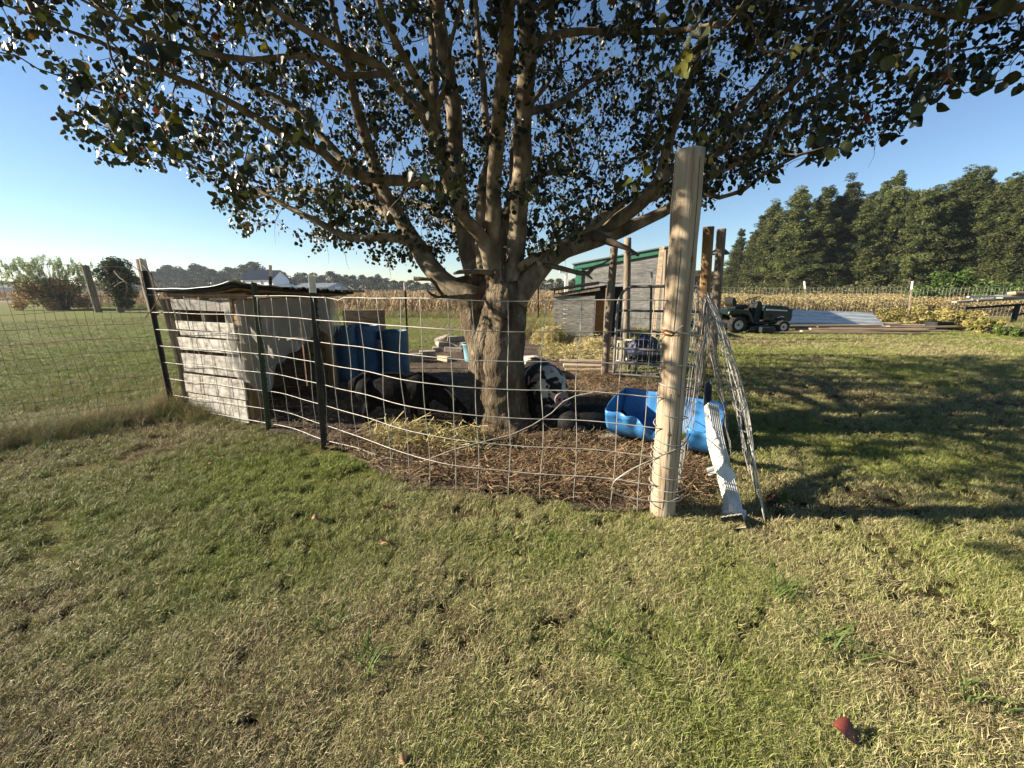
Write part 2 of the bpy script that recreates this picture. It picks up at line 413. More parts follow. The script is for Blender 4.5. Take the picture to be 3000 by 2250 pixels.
def ground_mat(name, near, stops):
    m = bpy.data.materials.new(name); m.use_nodes = True
    nt = m.node_tree; N = nt.nodes; L = nt.links; b = N['Principled BSDF']
    b.inputs['Roughness'].default_value = .95; b.inputs['Specular IOR Level'].default_value = .1
    ge = N.new('ShaderNodeNewGeometry')
    at = N.new('ShaderNodeAttribute'); at.attribute_name = 'gr'
    n1 = N.new('ShaderNodeTexNoise'); n1.inputs['Scale'].default_value = 9; n1.inputs['Detail'].default_value = 9; n1.inputs['Roughness'].default_value = .75
    L.new(ge.outputs['Position'], n1.inputs['Vector'])
    mx = N.new('ShaderNodeMix'); mx.inputs[0].default_value = .5
    L.new(at.outputs['Fac'], mx.inputs[2]); L.new(n1.outputs['Fac'], mx.inputs[3])
    cr = ramp(nt, stops, .25, .7); L.new(mx.outputs[0], cr.inputs[0]); L.new(cr.outputs[0], b.inputs['Base Color'])
    n2 = N.new('ShaderNodeTexNoise'); n2.inputs['Scale'].default_value = 26; n2.inputs['Detail'].default_value = 8; n2.inputs['Roughness'].default_value = .8
    L.new(ge.outputs['Position'], n2.inputs['Vector'])
    bp = N.new('ShaderNodeBump'); bp.inputs['Strength'].default_value = 1; bp.inputs['Distance'].default_value = near
    L.new(n2.outputs['Fac'], bp.inputs['Height']); L.new(bp.outputs[0], b.inputs['Normal'])
    return m
LAWNM = ground_mat('lawn_ground', .06, [(.08, .055, .03), (.14, .105, .05), (.15, .14, .045), (.13, .145, .038)])
SOILM = mat('soil', [(.035, .022, .014), (.075, .05, .033), (.13, .095, .065)], scale=5, bump=1, bscale=26, bdist=.03, rough=1, detail=9)
FIELDM = mat('field_soil', [(.16, .11, .06), (.26, .19, .10)], scale=.6, bump=.6, bscale=3, rough=1)

def ground_sheet(name, xs, ys, z, m, amp=0.0):
    V = []; gr = []
    for y in ys:
        for x in xs:
            fade = max(0, min(1, (14 - abs(x)) / 6)) * max(0, min(1, (12 - y) / 5))
            V.append((x, y, z + amp * fade * (noise.noise(Vector((x * 1.3, y * 1.3, 2))) * .5 + noise.noise(Vector((x * 5, y * 5, 4))) * .22) - amp * .5 * fade))
            gr.append(greenness(x, y))
    nx = len(xs); Fc = [(j * nx + i, j * nx + i + 1, (j + 1) * nx + i + 1, (j + 1) * nx + i) for j in range(len(ys) - 1) for i in range(nx - 1)]
    me = npmesh(name, V, Fc, m, smooth=True)
    at = me.attributes.new('gr', 'FLOAT', 'POINT'); at.data.foreach_set('value', np.array(gr, dtype=np.float32))
    return tag(link(name, me), kind='structure')
xs = sorted(set([-1500, -700, -300, -140, -80, -50, -35, -27, 27, 35, 50, 80, 140, 300, 700, 1500] + [round(i * .8, 2) for i in range(-28, 29)] + [round(i * .16, 2) for i in range(-34, 35)]))
ys = sorted(set([-1500, -300, -60, -20, -8, -3, 28, 34, 44, 60, 100, 200, 400, 800, 1500] + [round(i * .8, 2) for i in range(-1, 34)] + [round(i * .16, 2) for i in range(0, 60)]))
ground_sheet('lawn', xs, ys, 0.0, LAWNM, .05)
# bare soil inside the pen
mb = MB()
def pen_soil():
    st = .12; V = {}; vs = []; fs = []
    def vid(i, j):
        if (i, j) not in V:
            x, y = i * st, j * st
            V[(i, j)] = len(vs); vs.append((x + .05 * nz2(x, y, 7), y + .05 * nz2(x, y, 7, 4), .012 + .02 * nz2(x, y, 2.2) + .014 * nz2(x, y, 8)))
        return V[(i, j)]
    for j in range(int(1.9 / st), int(12.2 / st)):
        for i in range(int(-4 / st), int(3.6 / st)):
            x, y = (i + .5) * st, (j + .5) * st
            jx, jy = x + .16 * nz2(x, y, 2, 8), y + .16 * nz2(x, y, 2, 1)
            if inside(PEN, jx, jy): fs.append((vid(i, j), vid(i + 1, j), vid(i + 1, j + 1), vid(i, j + 1)))
    return mb.add(vs, fs)
pen_soil()
tag(mb.build('pen_soil', SOILM, smooth=True), kind='structure')
# dry crop ground beyond the lawn
def crop_y(x): return 20.0 + max(0.0, -x - 5) * .46
mb = MB(); mb.add([(-1400, 660, .008), (-5, 19.5, .008), (1400, 19.5, .008), (1400, 1450, .008), (-1400, 1450, .008)], [(0, 1, 2, 3, 4)])
tag(mb.build('crop_field_ground', FIELDM), kind='structure')

# ------------------------------------------------------------------ scattering (geometry nodes, stuff only)
def scatter(name, pts, rot, scl, protos, attrs=None):
    pts = np.asarray(pts, dtype=np.float32)
    me = bpy.data.meshes.new(name)
    me.vertices.add(len(pts)); me.vertices.foreach_set('co', pts.ravel())
    a = me.attributes.new('rot', 'FLOAT_VECTOR', 'POINT'); a.data.foreach_set('vector', np.asarray(rot, dtype=np.float32).ravel())
    a = me.attributes.new('scl', 'FLOAT', 'POINT'); a.data.foreach_set('value', np.asarray(scl, dtype=np.float32))
    a = me.attributes.new('idx', 'INT', 'POINT'); a.data.foreach_set('value', RNG.integers(0, len(protos), len(pts)).astype(np.int32))
    for k, v in (attrs or {}).items():
        a = me.attributes.new(k, 'FLOAT', 'POINT'); a.data.foreach_set('value', np.asarray(v, dtype=np.float32))
    o = link(name, me)
    ng = bpy.data.node_groups.new(name, 'GeometryNodeTree')
    ng.interface.new_socket('Geometry', in_out='INPUT', socket_type='NodeSocketGeometry')
    ng.interface.new_socket('Geometry', in_out='OUTPUT', socket_type='NodeSocketGeometry')
    N = ng.nodes; L = ng.links
    gi = N.new('NodeGroupInput'); go = N.new('NodeGroupOutput')
    jn = N.new('GeometryNodeJoinGeometry')
    for pm in reversed(protos):
        po = bpy.data.objects.new(name + '_source', pm)
        oi = N.new('GeometryNodeObjectInfo'); oi.inputs['Object'].default_value = po; oi.inputs['As Instance'].default_value = True
        L.new(oi.outputs['Geometry'], jn.inputs[0])
    ip = N.new('GeometryNodeInstanceOnPoints'); ip.inputs['Pick Instance'].default_value = True
    def na(nm, t):
        n = N.new('GeometryNodeInputNamedAttribute'); n.data_type = t; n.inputs['Name'].default_value = nm; return n.outputs[0]
    L.new(gi.outputs[0], ip.inputs['Points']); L.new(jn.outputs[0], ip.inputs['Instance'])
    L.new(na('idx', 'INT'), ip.inputs['Instance Index'])
    e2r = N.new('FunctionNodeEulerToRotation'); L.new(na('rot', 'FLOAT_VECTOR'), e2r.inputs[0]); L.new(e2r.outputs[0], ip.inputs['Rotation'])
    L.new(na('scl', 'FLOAT'), ip.inputs['Scale']); L.new(ip.outputs[0], go.inputs[0])
    md = o.modifiers.new('scatter', 'NODES'); md.node_group = ng
    return tag(o, kind='stuff')

def turf_mat():
    m = bpy.data.materials.new('turf'); m.use_nodes = True
    nt = m.node_tree; N = nt.nodes; L = nt.links; b = N['Principled BSDF']
    b.inputs['Roughness'].default_value = .6; b.inputs['Specular IOR Level'].default_value = .25
    at = N.new('ShaderNodeAttribute'); at.attribute_name = 'rnd'
    ig = N.new('ShaderNodeAttribute'); ig.attribute_name = 'gr'; ig.attribute_type = 'INSTANCER'
    oi = N.new('ShaderNodeObjectInfo')
    # value = gr*.62 + rnd*.30 + instance random*.12
    m1 = N.new('ShaderNodeMath'); m1.operation = 'MULTIPLY_ADD'; m1.inputs[1].default_value = .48
    m2 = N.new('ShaderNodeMath'); m2.operation = 'MULTIPLY_ADD'; m2.inputs[1].default_value = .52
    m3 = N.new('ShaderNodeMath'); m3.operation = 'MULTIPLY'; m3.inputs[1].default_value = .14
    L.new(oi.outputs['Random'], m3.inputs[0]); L.new(at.outputs['Fac'], m2.inputs[0]); L.new(m3.outputs[0], m2.inputs[2])
    L.new(ig.outputs['Fac'], m1.inputs[0]); L.new(m2.outputs[0], m1.inputs[2])
    cr = ramp(nt, [(.05, .03, .02, 0), (.15, .095, .05, .17), (.50, .42, .23, .31), (.36, .34, .14, .43), (.11, .12, .04, .50), (.25, .265, .075, .58), (.19, .225, .045, .76), (.30, .34, .07, 1)])
    L.new(m1.outputs[0], cr.inputs[0]); L.new(cr.outputs[0], b.inputs['Base Color'])
    t = N.new('ShaderNodeBsdfTranslucent'); L.new(cr.outputs[0], t.inputs['Color'])
    mx = N.new('ShaderNodeMixShader'); mx.inputs[0].default_value = .10
    L.new(b.outputs[0], mx.inputs[1]); L.new(t.outputs[0], mx.inputs[2]); L.new(mx.outputs[0], N['Material Output'].inputs['Surface'])
    return m
TURF = turf_mat()

def tuft(name, n, rad, h, wd, m, lean=.9, curl=.6, seg=2, rn=(0, 1), seed=0):
    g = np.random.default_rng(seed); V = []; Fc = []; rd = []
    for i in range(n):
        a = g.uniform(0, 2 * PI); r = rad * math.sqrt(g.uniform()); x, y = r * math.cos(a), r * math.sin(a)
        d = g.uniform(0, 2 * PI); hh = h * g.uniform(.45, 1.15); ln = lean * g.uniform(.2, 1.2); ww = wd * g.uniform(.6, 1.3)
        px_, py_, pz = x, y, -.006; el = PI / 2 - ln * .5
        k = len(V); sx, sy = -math.sin(d) * ww / 2, math.cos(d) * ww / 2
        for s in range(seg + 1):
            f = 1 - .85 * (s / seg)
            V.append((px_ - sx * f, py_ - sy * f, pz)); V.append((px_ + sx * f, py_ + sy * f, pz))
            st = hh / seg
            px_ += math.cos(d) * math.cos(el) * st; py_ += math.sin(d) * math.cos(el) * st; pz += math.sin(el) * st
            el -= curl * g.uniform(.5, 1.3); d2 = g.uniform(-.5, .5)
            d += d2 * .6
        r_ = g.uniform(*rn)
        for s in range(seg):
            Fc.append((k + 2 * s, k + 2 * s + 1, k + 2 * s + 3, k + 2 * s + 2)); rd.append(r_)
    return npmesh(name, V, Fc, m, rd)

def litter(name, n, rad, ln, wd, m, h=.03, seed=0, curve=.5, bias=0):
    """loose straws lying about in all directions"""
    g = np.random.default_rng(seed); V = []; Fc = []; rd = []
    for i in range(n):
        a = g.uniform(0, 2 * PI); r = rad * math.sqrt(g.uniform()); x, y = r * math.cos(a), r * math.sin(a); z = g.uniform(0, h)
        d = g.uniform(0, 2 * PI); el = g.normal(0, .28); L_ = ln * g.uniform(.4, 1.3); ww = wd * g.uniform(.6, 1.4)
        k = len(V); seg = 3
        x -= math.cos(d) * L_ / 2; y -= math.sin(d) * L_ / 2
        cu = g.normal(0, curve)
        for s in range(seg + 1):
            sx, sy = -math.sin(d) * ww / 2, math.cos(d) * ww / 2
            V.append((x - sx, y - sy, max(.001, z))); V.append((x + sx, y + sy, max(.001, z) + ww * .4))
            st = L_ / seg; x += math.cos(d) * st * math.cos(el); y += math.sin(d) * st * math.cos(el); z += math.sin(el) * st; d += cu; el += g.normal(0, .15)
        r_ = min(1, max(0, g.uniform() + bias))
        for s in range(seg): Fc.append((k + 2 * s, k + 2 * s + 1, k + 2 * s + 3, k + 2 * s + 2)); rd.append(r_)
    return npmesh(name, V, Fc, m, rd)

def euler(n, tilt=.25):
    return np.stack([RNG.normal(0, tilt, n), RNG.normal(0, tilt, n), RNG.uniform(0, 2 * PI, n)], 1)

# lawn turf: tufts, thick near the viewer, thinning with distance
def lawn_turf():
    n = 300000
    r = .45 * np.exp(RNG.uniform(0, 1, n) * math.log(26 / .45)); a = RNG.uniform(R(-66), R(66), n)
    x = r * np.sin(a); y = r * np.cos(a)
    keep = []; gr = []; sc = []; P_ = []
    for i in range(n):
        X, Y = float(x[i]), float(y[i])
        if Y > (19.7 if X > -5 else 19.7 + (-X - 5) * .46): continue
        jx, jy = X + .14 * nz2(X, Y, 3, 8), Y + .14 * nz2(X, Y, 3, 1)
        if inside(PEN, jx, jy): continue
        g = greenness(X, Y)
        if inside(MULCH, jx, jy):
            if random.random() < .88: continue
            g = .25
        bare = nz2(X, Y, 2.3, 31) + .5 * nz2(X, Y, 7, 12)
        if bare > .36 and random.random() < .75: continue
        if nz2(X, Y, 14, 3) + .6 * nz2(X, Y, 33, 9) < -.22 and Y < 6: continue
        P_.append((X, Y, -.004)); gr.append(g); sc.append((.85 + .4 * random.random()) * (1 + .05 * max(0, r[i] - 3)) * (1 + .35 * nz2(X, Y, 3.3, 17)))
    protos = [tuft('turf_tuft', 18, .026, .036, .0025, TURF, .85, .55, 3, (0, 1), 40 + k) for k in range(7)]
    N_ = len(P_)
    scatter('lawn_grass', P_, euler(N_, .3), sc, protos, {'gr': gr})
lawn_turf()

def lawn_thatch():
    """dry clippings lying between the blades"""
    n = 500
    r = .5 * np.exp(RNG.uniform(0, 1, n) * math.log(12)); a = RNG.uniform(R(-62), R(62), n)
    P_ = []
    for i in range(n):
        X, Y = float(r[i] * math.sin(a[i])), float(r[i] * math.cos(a[i]))
        if inside(PEN, X, Y): continue
        P_.append((X, Y, 0))
    protos = [litter('clippings', 9, .06, .034, .0016, STRAWM, .02, 60 + k, .4, .35) for k in range(4)]
    scatter('dry_clippings', P_, euler(len(P_), .12), RNG.uniform(.7, 1.3, len(P_)), protos)
lawn_thatch()

# brown litter and old straw on the pen floor and in front of the tree
def pen_litter():
    P_ = []
    for i in range(9000):
        y = 2.0 + 4.2 * random.random() ** 1.5; x = random.uniform(-2.6, 1.9)
        if not (inside(PEN, x, y) or inside(MULCH, x, y)): continue
        dens = .10 + .75 * (inside(MULCH, x, y) and y < 3.3) + .4 * (x > .6 and y > 3.2)
        if random.random() > dens: continue
        P_.append((x, y, .012 + .02 * nz2(x, y, 2.2)))
    protos = [litter('brown_straw', 26, .11, .085, .0028, STRAWM, .05, 80 + k, .5, .24) for k in range(6)]
    scatter('brown_litter', P_, euler(len(P_), .18), RNG.uniform(.7, 1.3, len(P_)), protos)
pen_litter()
HAYP = [litter('hay_wisps', 46, .13, .16, .0045, HAYM, .08, 100 + k, .45, .0) for k in range(6)]
def hay_patch(name, spots, n):
    P_ = []; S = []
    for _ in range(n):
        cx, cy, rx, ry, hz = random.choice(spots)
        a = random.uniform(0, 2 * PI); q = math.sqrt(random.random())
        P_.append((cx + rx * q * math.cos(a), cy + ry * q * math.sin(a), max(.015, hz * (1 - q * q) * random.uniform(.3, 1)))); S.append(random.uniform(.6, 1.3))
    return scatter(name, P_, euler(len(P_), .35), S, HAYP)
q1 = G(1200, 1290); q2 = G(1340, 1315); q3 = G(1080, 1330)
hay_patch('loose_hay', [(q1.x, q1.y, .30, .10, .05), (q2.x, q2.y, .20, .08, .04), (q1.x + .1, q1.y - .12, .35, .12, .02)], 120)
h1 = G(1715, 1015); h2 = G(1690, 1045)
hay_patch('spread_hay', [(h1.x + .1, h1.y, .45, .5, .12), (h2.x, h2.y, .7, .7, .02), (h1.x - .5, h1.y - 1.0, .6, .5, .02)], 200)

# long rough grass along the left fence and against the shed
LONGG = [tuft('long_tuft', 30, .10, .34, .004, WEEDL if k % 3 == 0 else DRYG, .9, .4, 4, (.3, .9) if k % 3 == 0 else (0, 1), 140 + k) for k in range(5)]
def long_grass():
    P_ = []; S = []; t1 = FENCE[0]; a0 = G(-700, 1420)
    for _ in range(2600):
        t = random.random(); x = a0.x + (t1.x - a0.x) * t; y = a0.y + (t1.y - a0.y) * t
        off = random.gauss(.12, .38)
        P_.append((x + random.gauss(0, .1), y + off, 0)); S.append(random.uniform(.25, .7) * (1.15 - min(.8, abs(off))))
    for _ in range(420):
        t = random.random(); x = t1.x + (FENCE[1].x - t1.x) * t * .6; y = t1.y + (FENCE[1].y - t1.y) * t * .6
        P_.append((x + random.gauss(0, .1), y + random.gauss(.14, .13), 0)); S.append(random.uniform(.4, 1.2) * (1.1 - t * .8))
    for _ in range(500):
        P_.append((random.uniform(-6.5, -2.9), random.uniform(4.2, 6.0), 0)); S.append(random.uniform(.2, .5))
    scatter('long_grass', P_, euler(len(P_), .2), S, LONGG)
    P_ = []; S = []
    for _ in range(2600):     # rough strip where the lawn meets the crop, and round the slatted hut
        x = random.uniform(-45, 2.2); P_.append((x, random.gauss(crop_y(x) - .7, .5), 0)); S.append(random.uniform(.8, 1.7))
    for _ in range(500):
        P_.append((random.uniform(.2, 1.15), random.uniform(10.5, 13.5), 0)); S.append(random.uniform(.8, 2.0))
    for _ in range(1200):
        P_.append((random.uniform(6, 26), random.gauss(15.6, .35) + random.uniform(0, 2), 0)); S.append(random.uniform(.5, 1.0))
    scatter('rough_grass', P_, euler(len(P_), .2), S, LONGG)
long_grass()

# ------------------------------------------------------------------ crops
def corn_proto(seed):
    g = np.random.default_rng(seed); mb = MB()
    h = g.uniform(.95, 1.2)
    mb.tube([(0, 0, 0), (g.normal(0, .02), g.normal(0, .02), h * .5), (g.normal(0, .06), g.normal(0, .06), h)], [.014, .011, .004], 3, False)
    mb.a = [.5] * len(mb.f)
    for i in range(9):
        z = h * (.15 + .8 * i / 9); d = g.uniform(0, 2 * PI); L_ = g.uniform(.3, .55); wd = g.uniform(.03, .06)
        pts = [(0, 0, z), (math.cos(d) * L_ * .4, math.sin(d) * L_ * .4, z + .12 * g.uniform(-.3, 1)), (math.cos(d) * L_ * .75, math.sin(d) * L_ * .75, z - .12), (math.cos(d) * L_ * .85, math.sin(d) * L_ * .85, z - .38)]
        sx, sy = -math.sin(d) * wd / 2, math.cos(d) * wd / 2; r_ = g.uniform()
        vs = []
        for k, p in enumerate(pts):
            f = (1, 1, .8, .2)[k]; vs += [(p[0] - sx * f, p[1] - sy * f, max(.02, p[2])), (p[0] + sx * f, p[1] + sy * f, max(.02, p[2] + .01))]
        mb.add(vs, [(0, 1, 3, 2), (2, 3, 5, 4), (4, 5, 7, 6)], r_)
    return mb.mesh('corn_stalk', CORNL, attr=True)
def crops():
    P_ = []
    rows = []
    y = 20.0
    while y < 82:
        st = .30 if y < 26 else .5 if y < 40 else .8
        x = -y * 1.5
        while x < min(6 + (y - 20) * .35, 40):
            if y > crop_y(x): P_.append((x + random.gauss(0, .08), y + random.gauss(0, .08), 0))
            x += st * random.uniform(.6, 1.4)
        y += .75 if y < 30 else 1.1 if y < 45 else 1.8
    scatter('dry_corn', P_, euler(len(P_), .07), RNG.uniform(.82, 1.12, len(P_)), [corn_proto(k) for k in range(6)])
    P_ = []; S = []
    protos = []
    for s in range(5):
        g = np.random.default_rng(s + 5); V = []; Fc = []; rd = []
        for i in range(120):
            a = g.uniform(0, 2 * PI); z = g.uniform(.12, .78); rr = .30 * math.sqrt(g.uniform()) * (1.1 - .4 * z)
            c = np.array([rr * math.cos(a), rr * math.sin(a), z]); e1 = g.normal(0, 1, 3); e1 /= np.linalg.norm(e1); e2 = np.cross(e1, g.normal(0, 1, 3)); e2 /= np.linalg.norm(e2)
            sz = g.uniform(.03, .055); k = len(V)
            V += [c - e1 * sz, c - e2 * sz * .7, c + e1 * sz, c + e2 * sz * .7]; Fc.append((k, k + 1, k + 2, k + 3)); rd.append(g.uniform())
        protos.append(npmesh('soy_clump', V, Fc, SOYL, rd))
    y = 20.2
    while y < 46:
        x = 4.5 + max(0, (y - 20)) * .3
        while x < y * 1.45 + 2:
            P_.append((x, y + random.gauss(0, .1), 0)); S.append(random.uniform(.85, 1.15)); x += (.3 if y < 26 else .5) * random.uniform(.6, 1.4)
        y += .6 if y < 26 else .9
    scatter('yellowing_soybeans', P_, euler(len(P_), .05), S, protos)
crops()

# ------------------------------------------------------------------ the pear tree
def limb(pts, rads=None):
    """pts: (px, py, depth Y, width px in the photograph) -> world points and radii"""
    W = [P(a, b, c) for a, b, c, d in pts]
    rr = []
    for (a, b, c, d), p in zip(pts, W):
        t = (p.y * CP - (p.z - EYE) * SP)
        rr.append(d / 2 * t / F)
    return W, rr
def smooth_path(W, rr, step=.09):
    """Catmull-Rom resample"""
    out = []; ro = []
    n = len(W)
    for i in range(n - 1):
        p0, p1, p2, p3 = W[max(0, i - 1)], W[i], W[i + 1], W[min(n - 1, i + 2)]
        k = max(1, int((p2 - p1).length / step))
        for j in range(k):
            t = j / k
            out.append(0.5 * ((2 * p1) + (p2 - p0) * t + (2 * p0 - 5 * p1 + 4 * p2 - p3) * t * t + (3 * p1 - p0 - 3 * p2 + p3) * t ** 3))
            ro.append(rr[i] * (1 - t) + rr[i + 1] * t)
    out.append(W[-1]); ro.append(rr[-1])
    return out, ro
TB = G(1478, 1258)
TY = TB.y + .06
LIMBS = {
 'A': [(1462, 885, TY - .02, 90), (1452, 800, TY - .03, 58), (1442, 713, TY - .05, 52), (1448, 530, TY - .15, 50), (1462, 380, TY - .3, 50), (1478, 200, TY - .5, 52), (1487, 0, TY - .75, 50), (1500, -300, TY - 1.0, 36), (1540, -700, TY - 1.1, 16)],
 'B': [(1490, 880, TY + .04, 90), (1500, 790, TY + .05, 64), (1514, 675, TY + .1, 62), (1530, 480, TY + .05, 60), (1535, 300, TY - .05, 58), (1545, 150, TY - .15, 62), (1540, 0, TY - .25, 60), (1530, -350, TY - .3, 40), (1500, -800, TY - .3, 16)],
 'B2': [(1538, 330, TY - .05, 30), (1580, 322, TY + .1, 24), (1622, 312, TY + .3, 22), (1668, 280, TY + .6, 20), (1710, 250, TY + .9, 14), (1790, 200, TY + 1.3, 10)],
 'C': [(1505, 880, TY + .02, 100), (1550, 822, TY + .05, 80), (1627, 745, TY + .1, 64), (1752, 694, TY + .2, 58), (1844, 665, TY + .25, 44), (1916, 636, TY + .3, 36), (1975, 603, TY + .3, 34), (2040, 540, TY + .2, 32), (2099, 502, TY + .1, 30), (2198, 452, TY, 26), (2273, 388, TY - .1, 20), (2333, 323, TY - .2, 14), (2420, 260, TY - .3, 9)],
 'C2': [(1770, 676, TY + .2, 46), (1820, 636, TY + .15, 44), (1882, 588, TY + .1, 42), (1935, 516, TY, 38), (1964, 410, TY - .1, 30), (1993, 328, TY - .15, 24), (2020, 240, TY - .2, 18), (2060, 120, TY - .3, 12), (2110, 0, TY - .4, 9)],
 'C3': [(1890, 585, TY + .1, 34), (1955, 554, TY, 30), (2059, 476, TY - .1, 28), (2139, 413, TY - .2, 26), (2188, 358, TY - .25, 24), (2248, 308, TY - .3, 22), (2313, 254, TY - .4, 20), (2347, 219, TY - .45, 18), (2377, 164, TY - .55, 15), (2440, 80, TY - .7, 12), (2520, 0, TY - .9, 9)],
 'C4': [(1990, 600, TY + .3, 18), (2044, 564, TY + .2, 16), (2109, 582, TY + .1, 14), (2178, 560, TY, 13), (2248, 507, TY, 11), (2347, 452, TY, 8), (2400, 440, TY, 5)],
 'C5': [(1860, 610, TY + .15, 30), (1990, 480, TY + .4, 26), (2090, 400, TY + .6, 24), (2180, 300, TY + .7, 20), (2260, 200, TY + .8, 16), (2350, 60, TY + .9, 12), (2400, -60, TY + .9, 9)],
 'C6': [(1600, 760, TY + .2, 44), (1690, 690, TY + .8, 30), (1800, 610, TY + 1.5, 20), (1930, 540, TY + 2.2, 14), (2080, 470, TY + 2.8, 10)],
 'P': [(1520, 785, TY - .02, 30), (1560, 758, TY - .04, 26), (1603, 738, TY, 20), (1675, 694, TY + .05, 17), (1752, 660, TY + .05, 14), (1830, 590, TY, 10)],
 'D': [(1440, 815, TY - .05, 44), (1415, 700, TY - .12, 46), (1347, 617, TY - .25, 42), (1299, 492, TY - .4, 42), (1270, 386, TY - .5, 42), (1241, 333, TY - .55, 40), (1183, 284, TY - .65, 32), (1116, 198, TY - .8, 28), (1048, 169, TY - .9, 25), (990, 140, TY - 1.0, 24), (850, 62, TY - 1.2, 20), (750, -10, TY - 1.35, 16), (600, -120, TY - 1.5, 10)],
 'D2': [(1268, 360, TY - .5, 34), (1262, 300, TY - .55, 32), (1207, 207, TY - .7, 28), (1159, 120, TY - .85, 25), (1116, 34, TY - 1.0, 22), (1090, -80, TY - 1.1, 18), (1060, -250, TY - 1.2, 12)],
 'D3': [(1272, 335, TY - .5, 22), (1305, 260, TY - .55, 18), (1320, 130, TY - .6, 15), (1350, 0, TY - .65, 12), (1370, -150, TY - .7, 9)],
 'E': [(1420, 860, TY + .3, 74), (1375, 770, TY + .5, 62), (1357, 640, TY + .6, 54), (1337, 482, TY + .7, 54), (1328, 337, TY + .7, 52), (1309, 193, TY + .65, 48), (1289, 48, TY + .6, 44), (1275, -150, TY + .5, 34), (1250, -450, TY + .4, 18)],
 'E2': [(1345, 560, TY + .7, 36), (1290, 400, TY + .9, 30), (1270, 270, TY + 1.0, 28), (1262, 100, TY + 1.1, 26), (1250, -100, TY + 1.1, 18)],
 'E3': [(1420, 800, TY + .2, 50), (1408, 700, TY + .3, 40), (1412, 560, TY + .35, 34), (1432, 440, TY + .45, 28), (1418, 300, TY + .6, 24), (1400, 100, TY + .8, 18), (1390, -100, TY + .8, 12)],
 'F': [(1410, 880, TY + .15, 80), (1315, 836, TY + .25, 66), (1255, 777, TY + .35, 60), (1212, 709, TY + .45, 54), (1169, 636, TY + .5, 48), (1116, 550, TY + .55, 44), (1092, 458, TY + .55, 40), (1063, 371, TY + .5, 36), (1038, 290, TY + .45, 28), (1020, 200, TY + .4, 24), (985, 90, TY + .3, 18), (960, -60, TY + .2, 12)],
 'Gx': [(1235, 745, TY + .4, 34), (1193, 706, TY + .35, 32), (1121, 692, TY + .3, 28), (1024, 692, TY + .3, 24), (920, 641, TY + .3, 20), (815, 592, TY + .4, 15), (720, 540, TY + .5, 10), (620, 480, TY + .6, 6)],
 'H': [(1310, 560, TY + .55, 34), (1200, 530, TY + .4, 34), (1111, 524, TY + .25, 32), (1000, 492, TY + .05, 30), (945, 443, TY - .1, 28), (815, 388, TY - .3, 25), (711, 318, TY - .5, 23), (597, 262, TY - .7, 20), (447, 199, TY - .9, 17), (298, 124, TY - 1.15, 13), (199, 94, TY - 1.25, 10), (99, 50, TY - 1.3, 7), (0, 20, TY - 1.35, 5)],
 'I': [(1150, 650, TY + .5, 34), (1100, 560, TY + .6, 30), (1034, 500, TY + .7, 28), (960, 420, TY + .8, 26), (895, 340, TY + .85, 24), (820, 290, TY + .9, 22), (706, 230, TY + .9, 19), (597, 110, TY + .9, 15), (497, 35, TY + .9, 12), (420, -40, TY + .9, 8)],
 'J': [(1130, 215, TY - .8, 22), (1000, 220, TY - .9, 20), (920, 164, TY - 1.0, 17), (746, 174, TY - 1.1, 16), (597, 154, TY - 1.3, 14), (497, 129, TY - 1.4, 12), (348, 65, TY - 1.6, 9), (220, 0, TY - 1.7, 6)],
 'K': [(1180, 650, TY + .6, 26), (1060, 600, TY + 1.2, 22), (930, 560, TY + 1.9, 16), (800, 560, TY + 2.5, 12), (690, 600, TY + 3.0, 8)],
 'Kb': [(1370, 700, TY + .6, 26), (1300, 640, TY + 1.4, 22), (1200, 590, TY + 2.2, 16), (1080, 600, TY + 3.0, 10), (980, 640, TY + 3.5, 6)],
 'L': [(1470, 800, TY + .25, 36), (1478, 656, TY + .4, 34), (1501, 554, TY + .6, 26), (1510, 400, TY + .9, 22), (1560, 300, TY + 1.4, 16), (1640, 200, TY + 2.0, 10)],
 'Lb': [(1510, 560, TY + .5, 24), (1580, 520, TY + 1.2, 20), (1640, 500, TY + 2.0, 14), (1720, 520, TY + 2.8, 10), (1790, 560, TY + 3.3, 6)],
 'O': [(1542, 160, TY - .12, 30), (1600, 110, TY, 26), (1723, 88, TY + .1, 22), (1850, 92, TY + .1, 20), (1964, 92, TY, 18), (2100, 70, TY - .2, 16), (2250, 40, TY - .5, 13), (2420, 20, TY - .8, 9)],
 'Q': [(1541, 60, TY - .2, 30), (1700, -60, TY - .5, 28), (1950, -140, TY - .9, 24), (2250, -100, TY - 1.3, 18), (2600, 0, TY - 1.6, 12), (2850, 60, TY - 1.7, 8)],
 'Qb': [(1541, 0, TY - .2, 30), (1640, -200, TY + .3, 28), (1900, -260, TY + .6, 24), (2200, -200, TY + .6, 18), (2600, -60, TY + .4, 12), (3000, 20, TY + .1, 8)],
 'Ra': [(1487, 0, TY - .7, 26), (1380, -150, TY - 1.1, 26), (1150, -260, TY - 1.4, 22), (800, -300, TY - 1.6, 16), (300, -250, TY - 1.6, 10)],
}
def crown_poly_ok(px, py):
    if px < -500 or px > 3500: return py < 200
    xs_ = [-500, 0, 110, 200, 290, 420, 520, 610, 640, 700, 800, 880, 930, 1050, 1130, 1230, 1330, 1480, 1600, 1720, 1850, 1960, 2060, 2140, 2260, 2330, 2420, 2560, 2660, 2740, 2860, 2960, 3060, 3500]
    ys_ = [140, 175, 235, 400, 500, 510, 490, 550, 640, 690, 700, 740, 750, 735, 800, 805, 770, 760, 790, 700, 640, 590, 620, 560, 560, 500, 470, 420, 390, 300, 240, 235, 260, 300]
    return py < np.interp(px, xs_, ys_) - 8
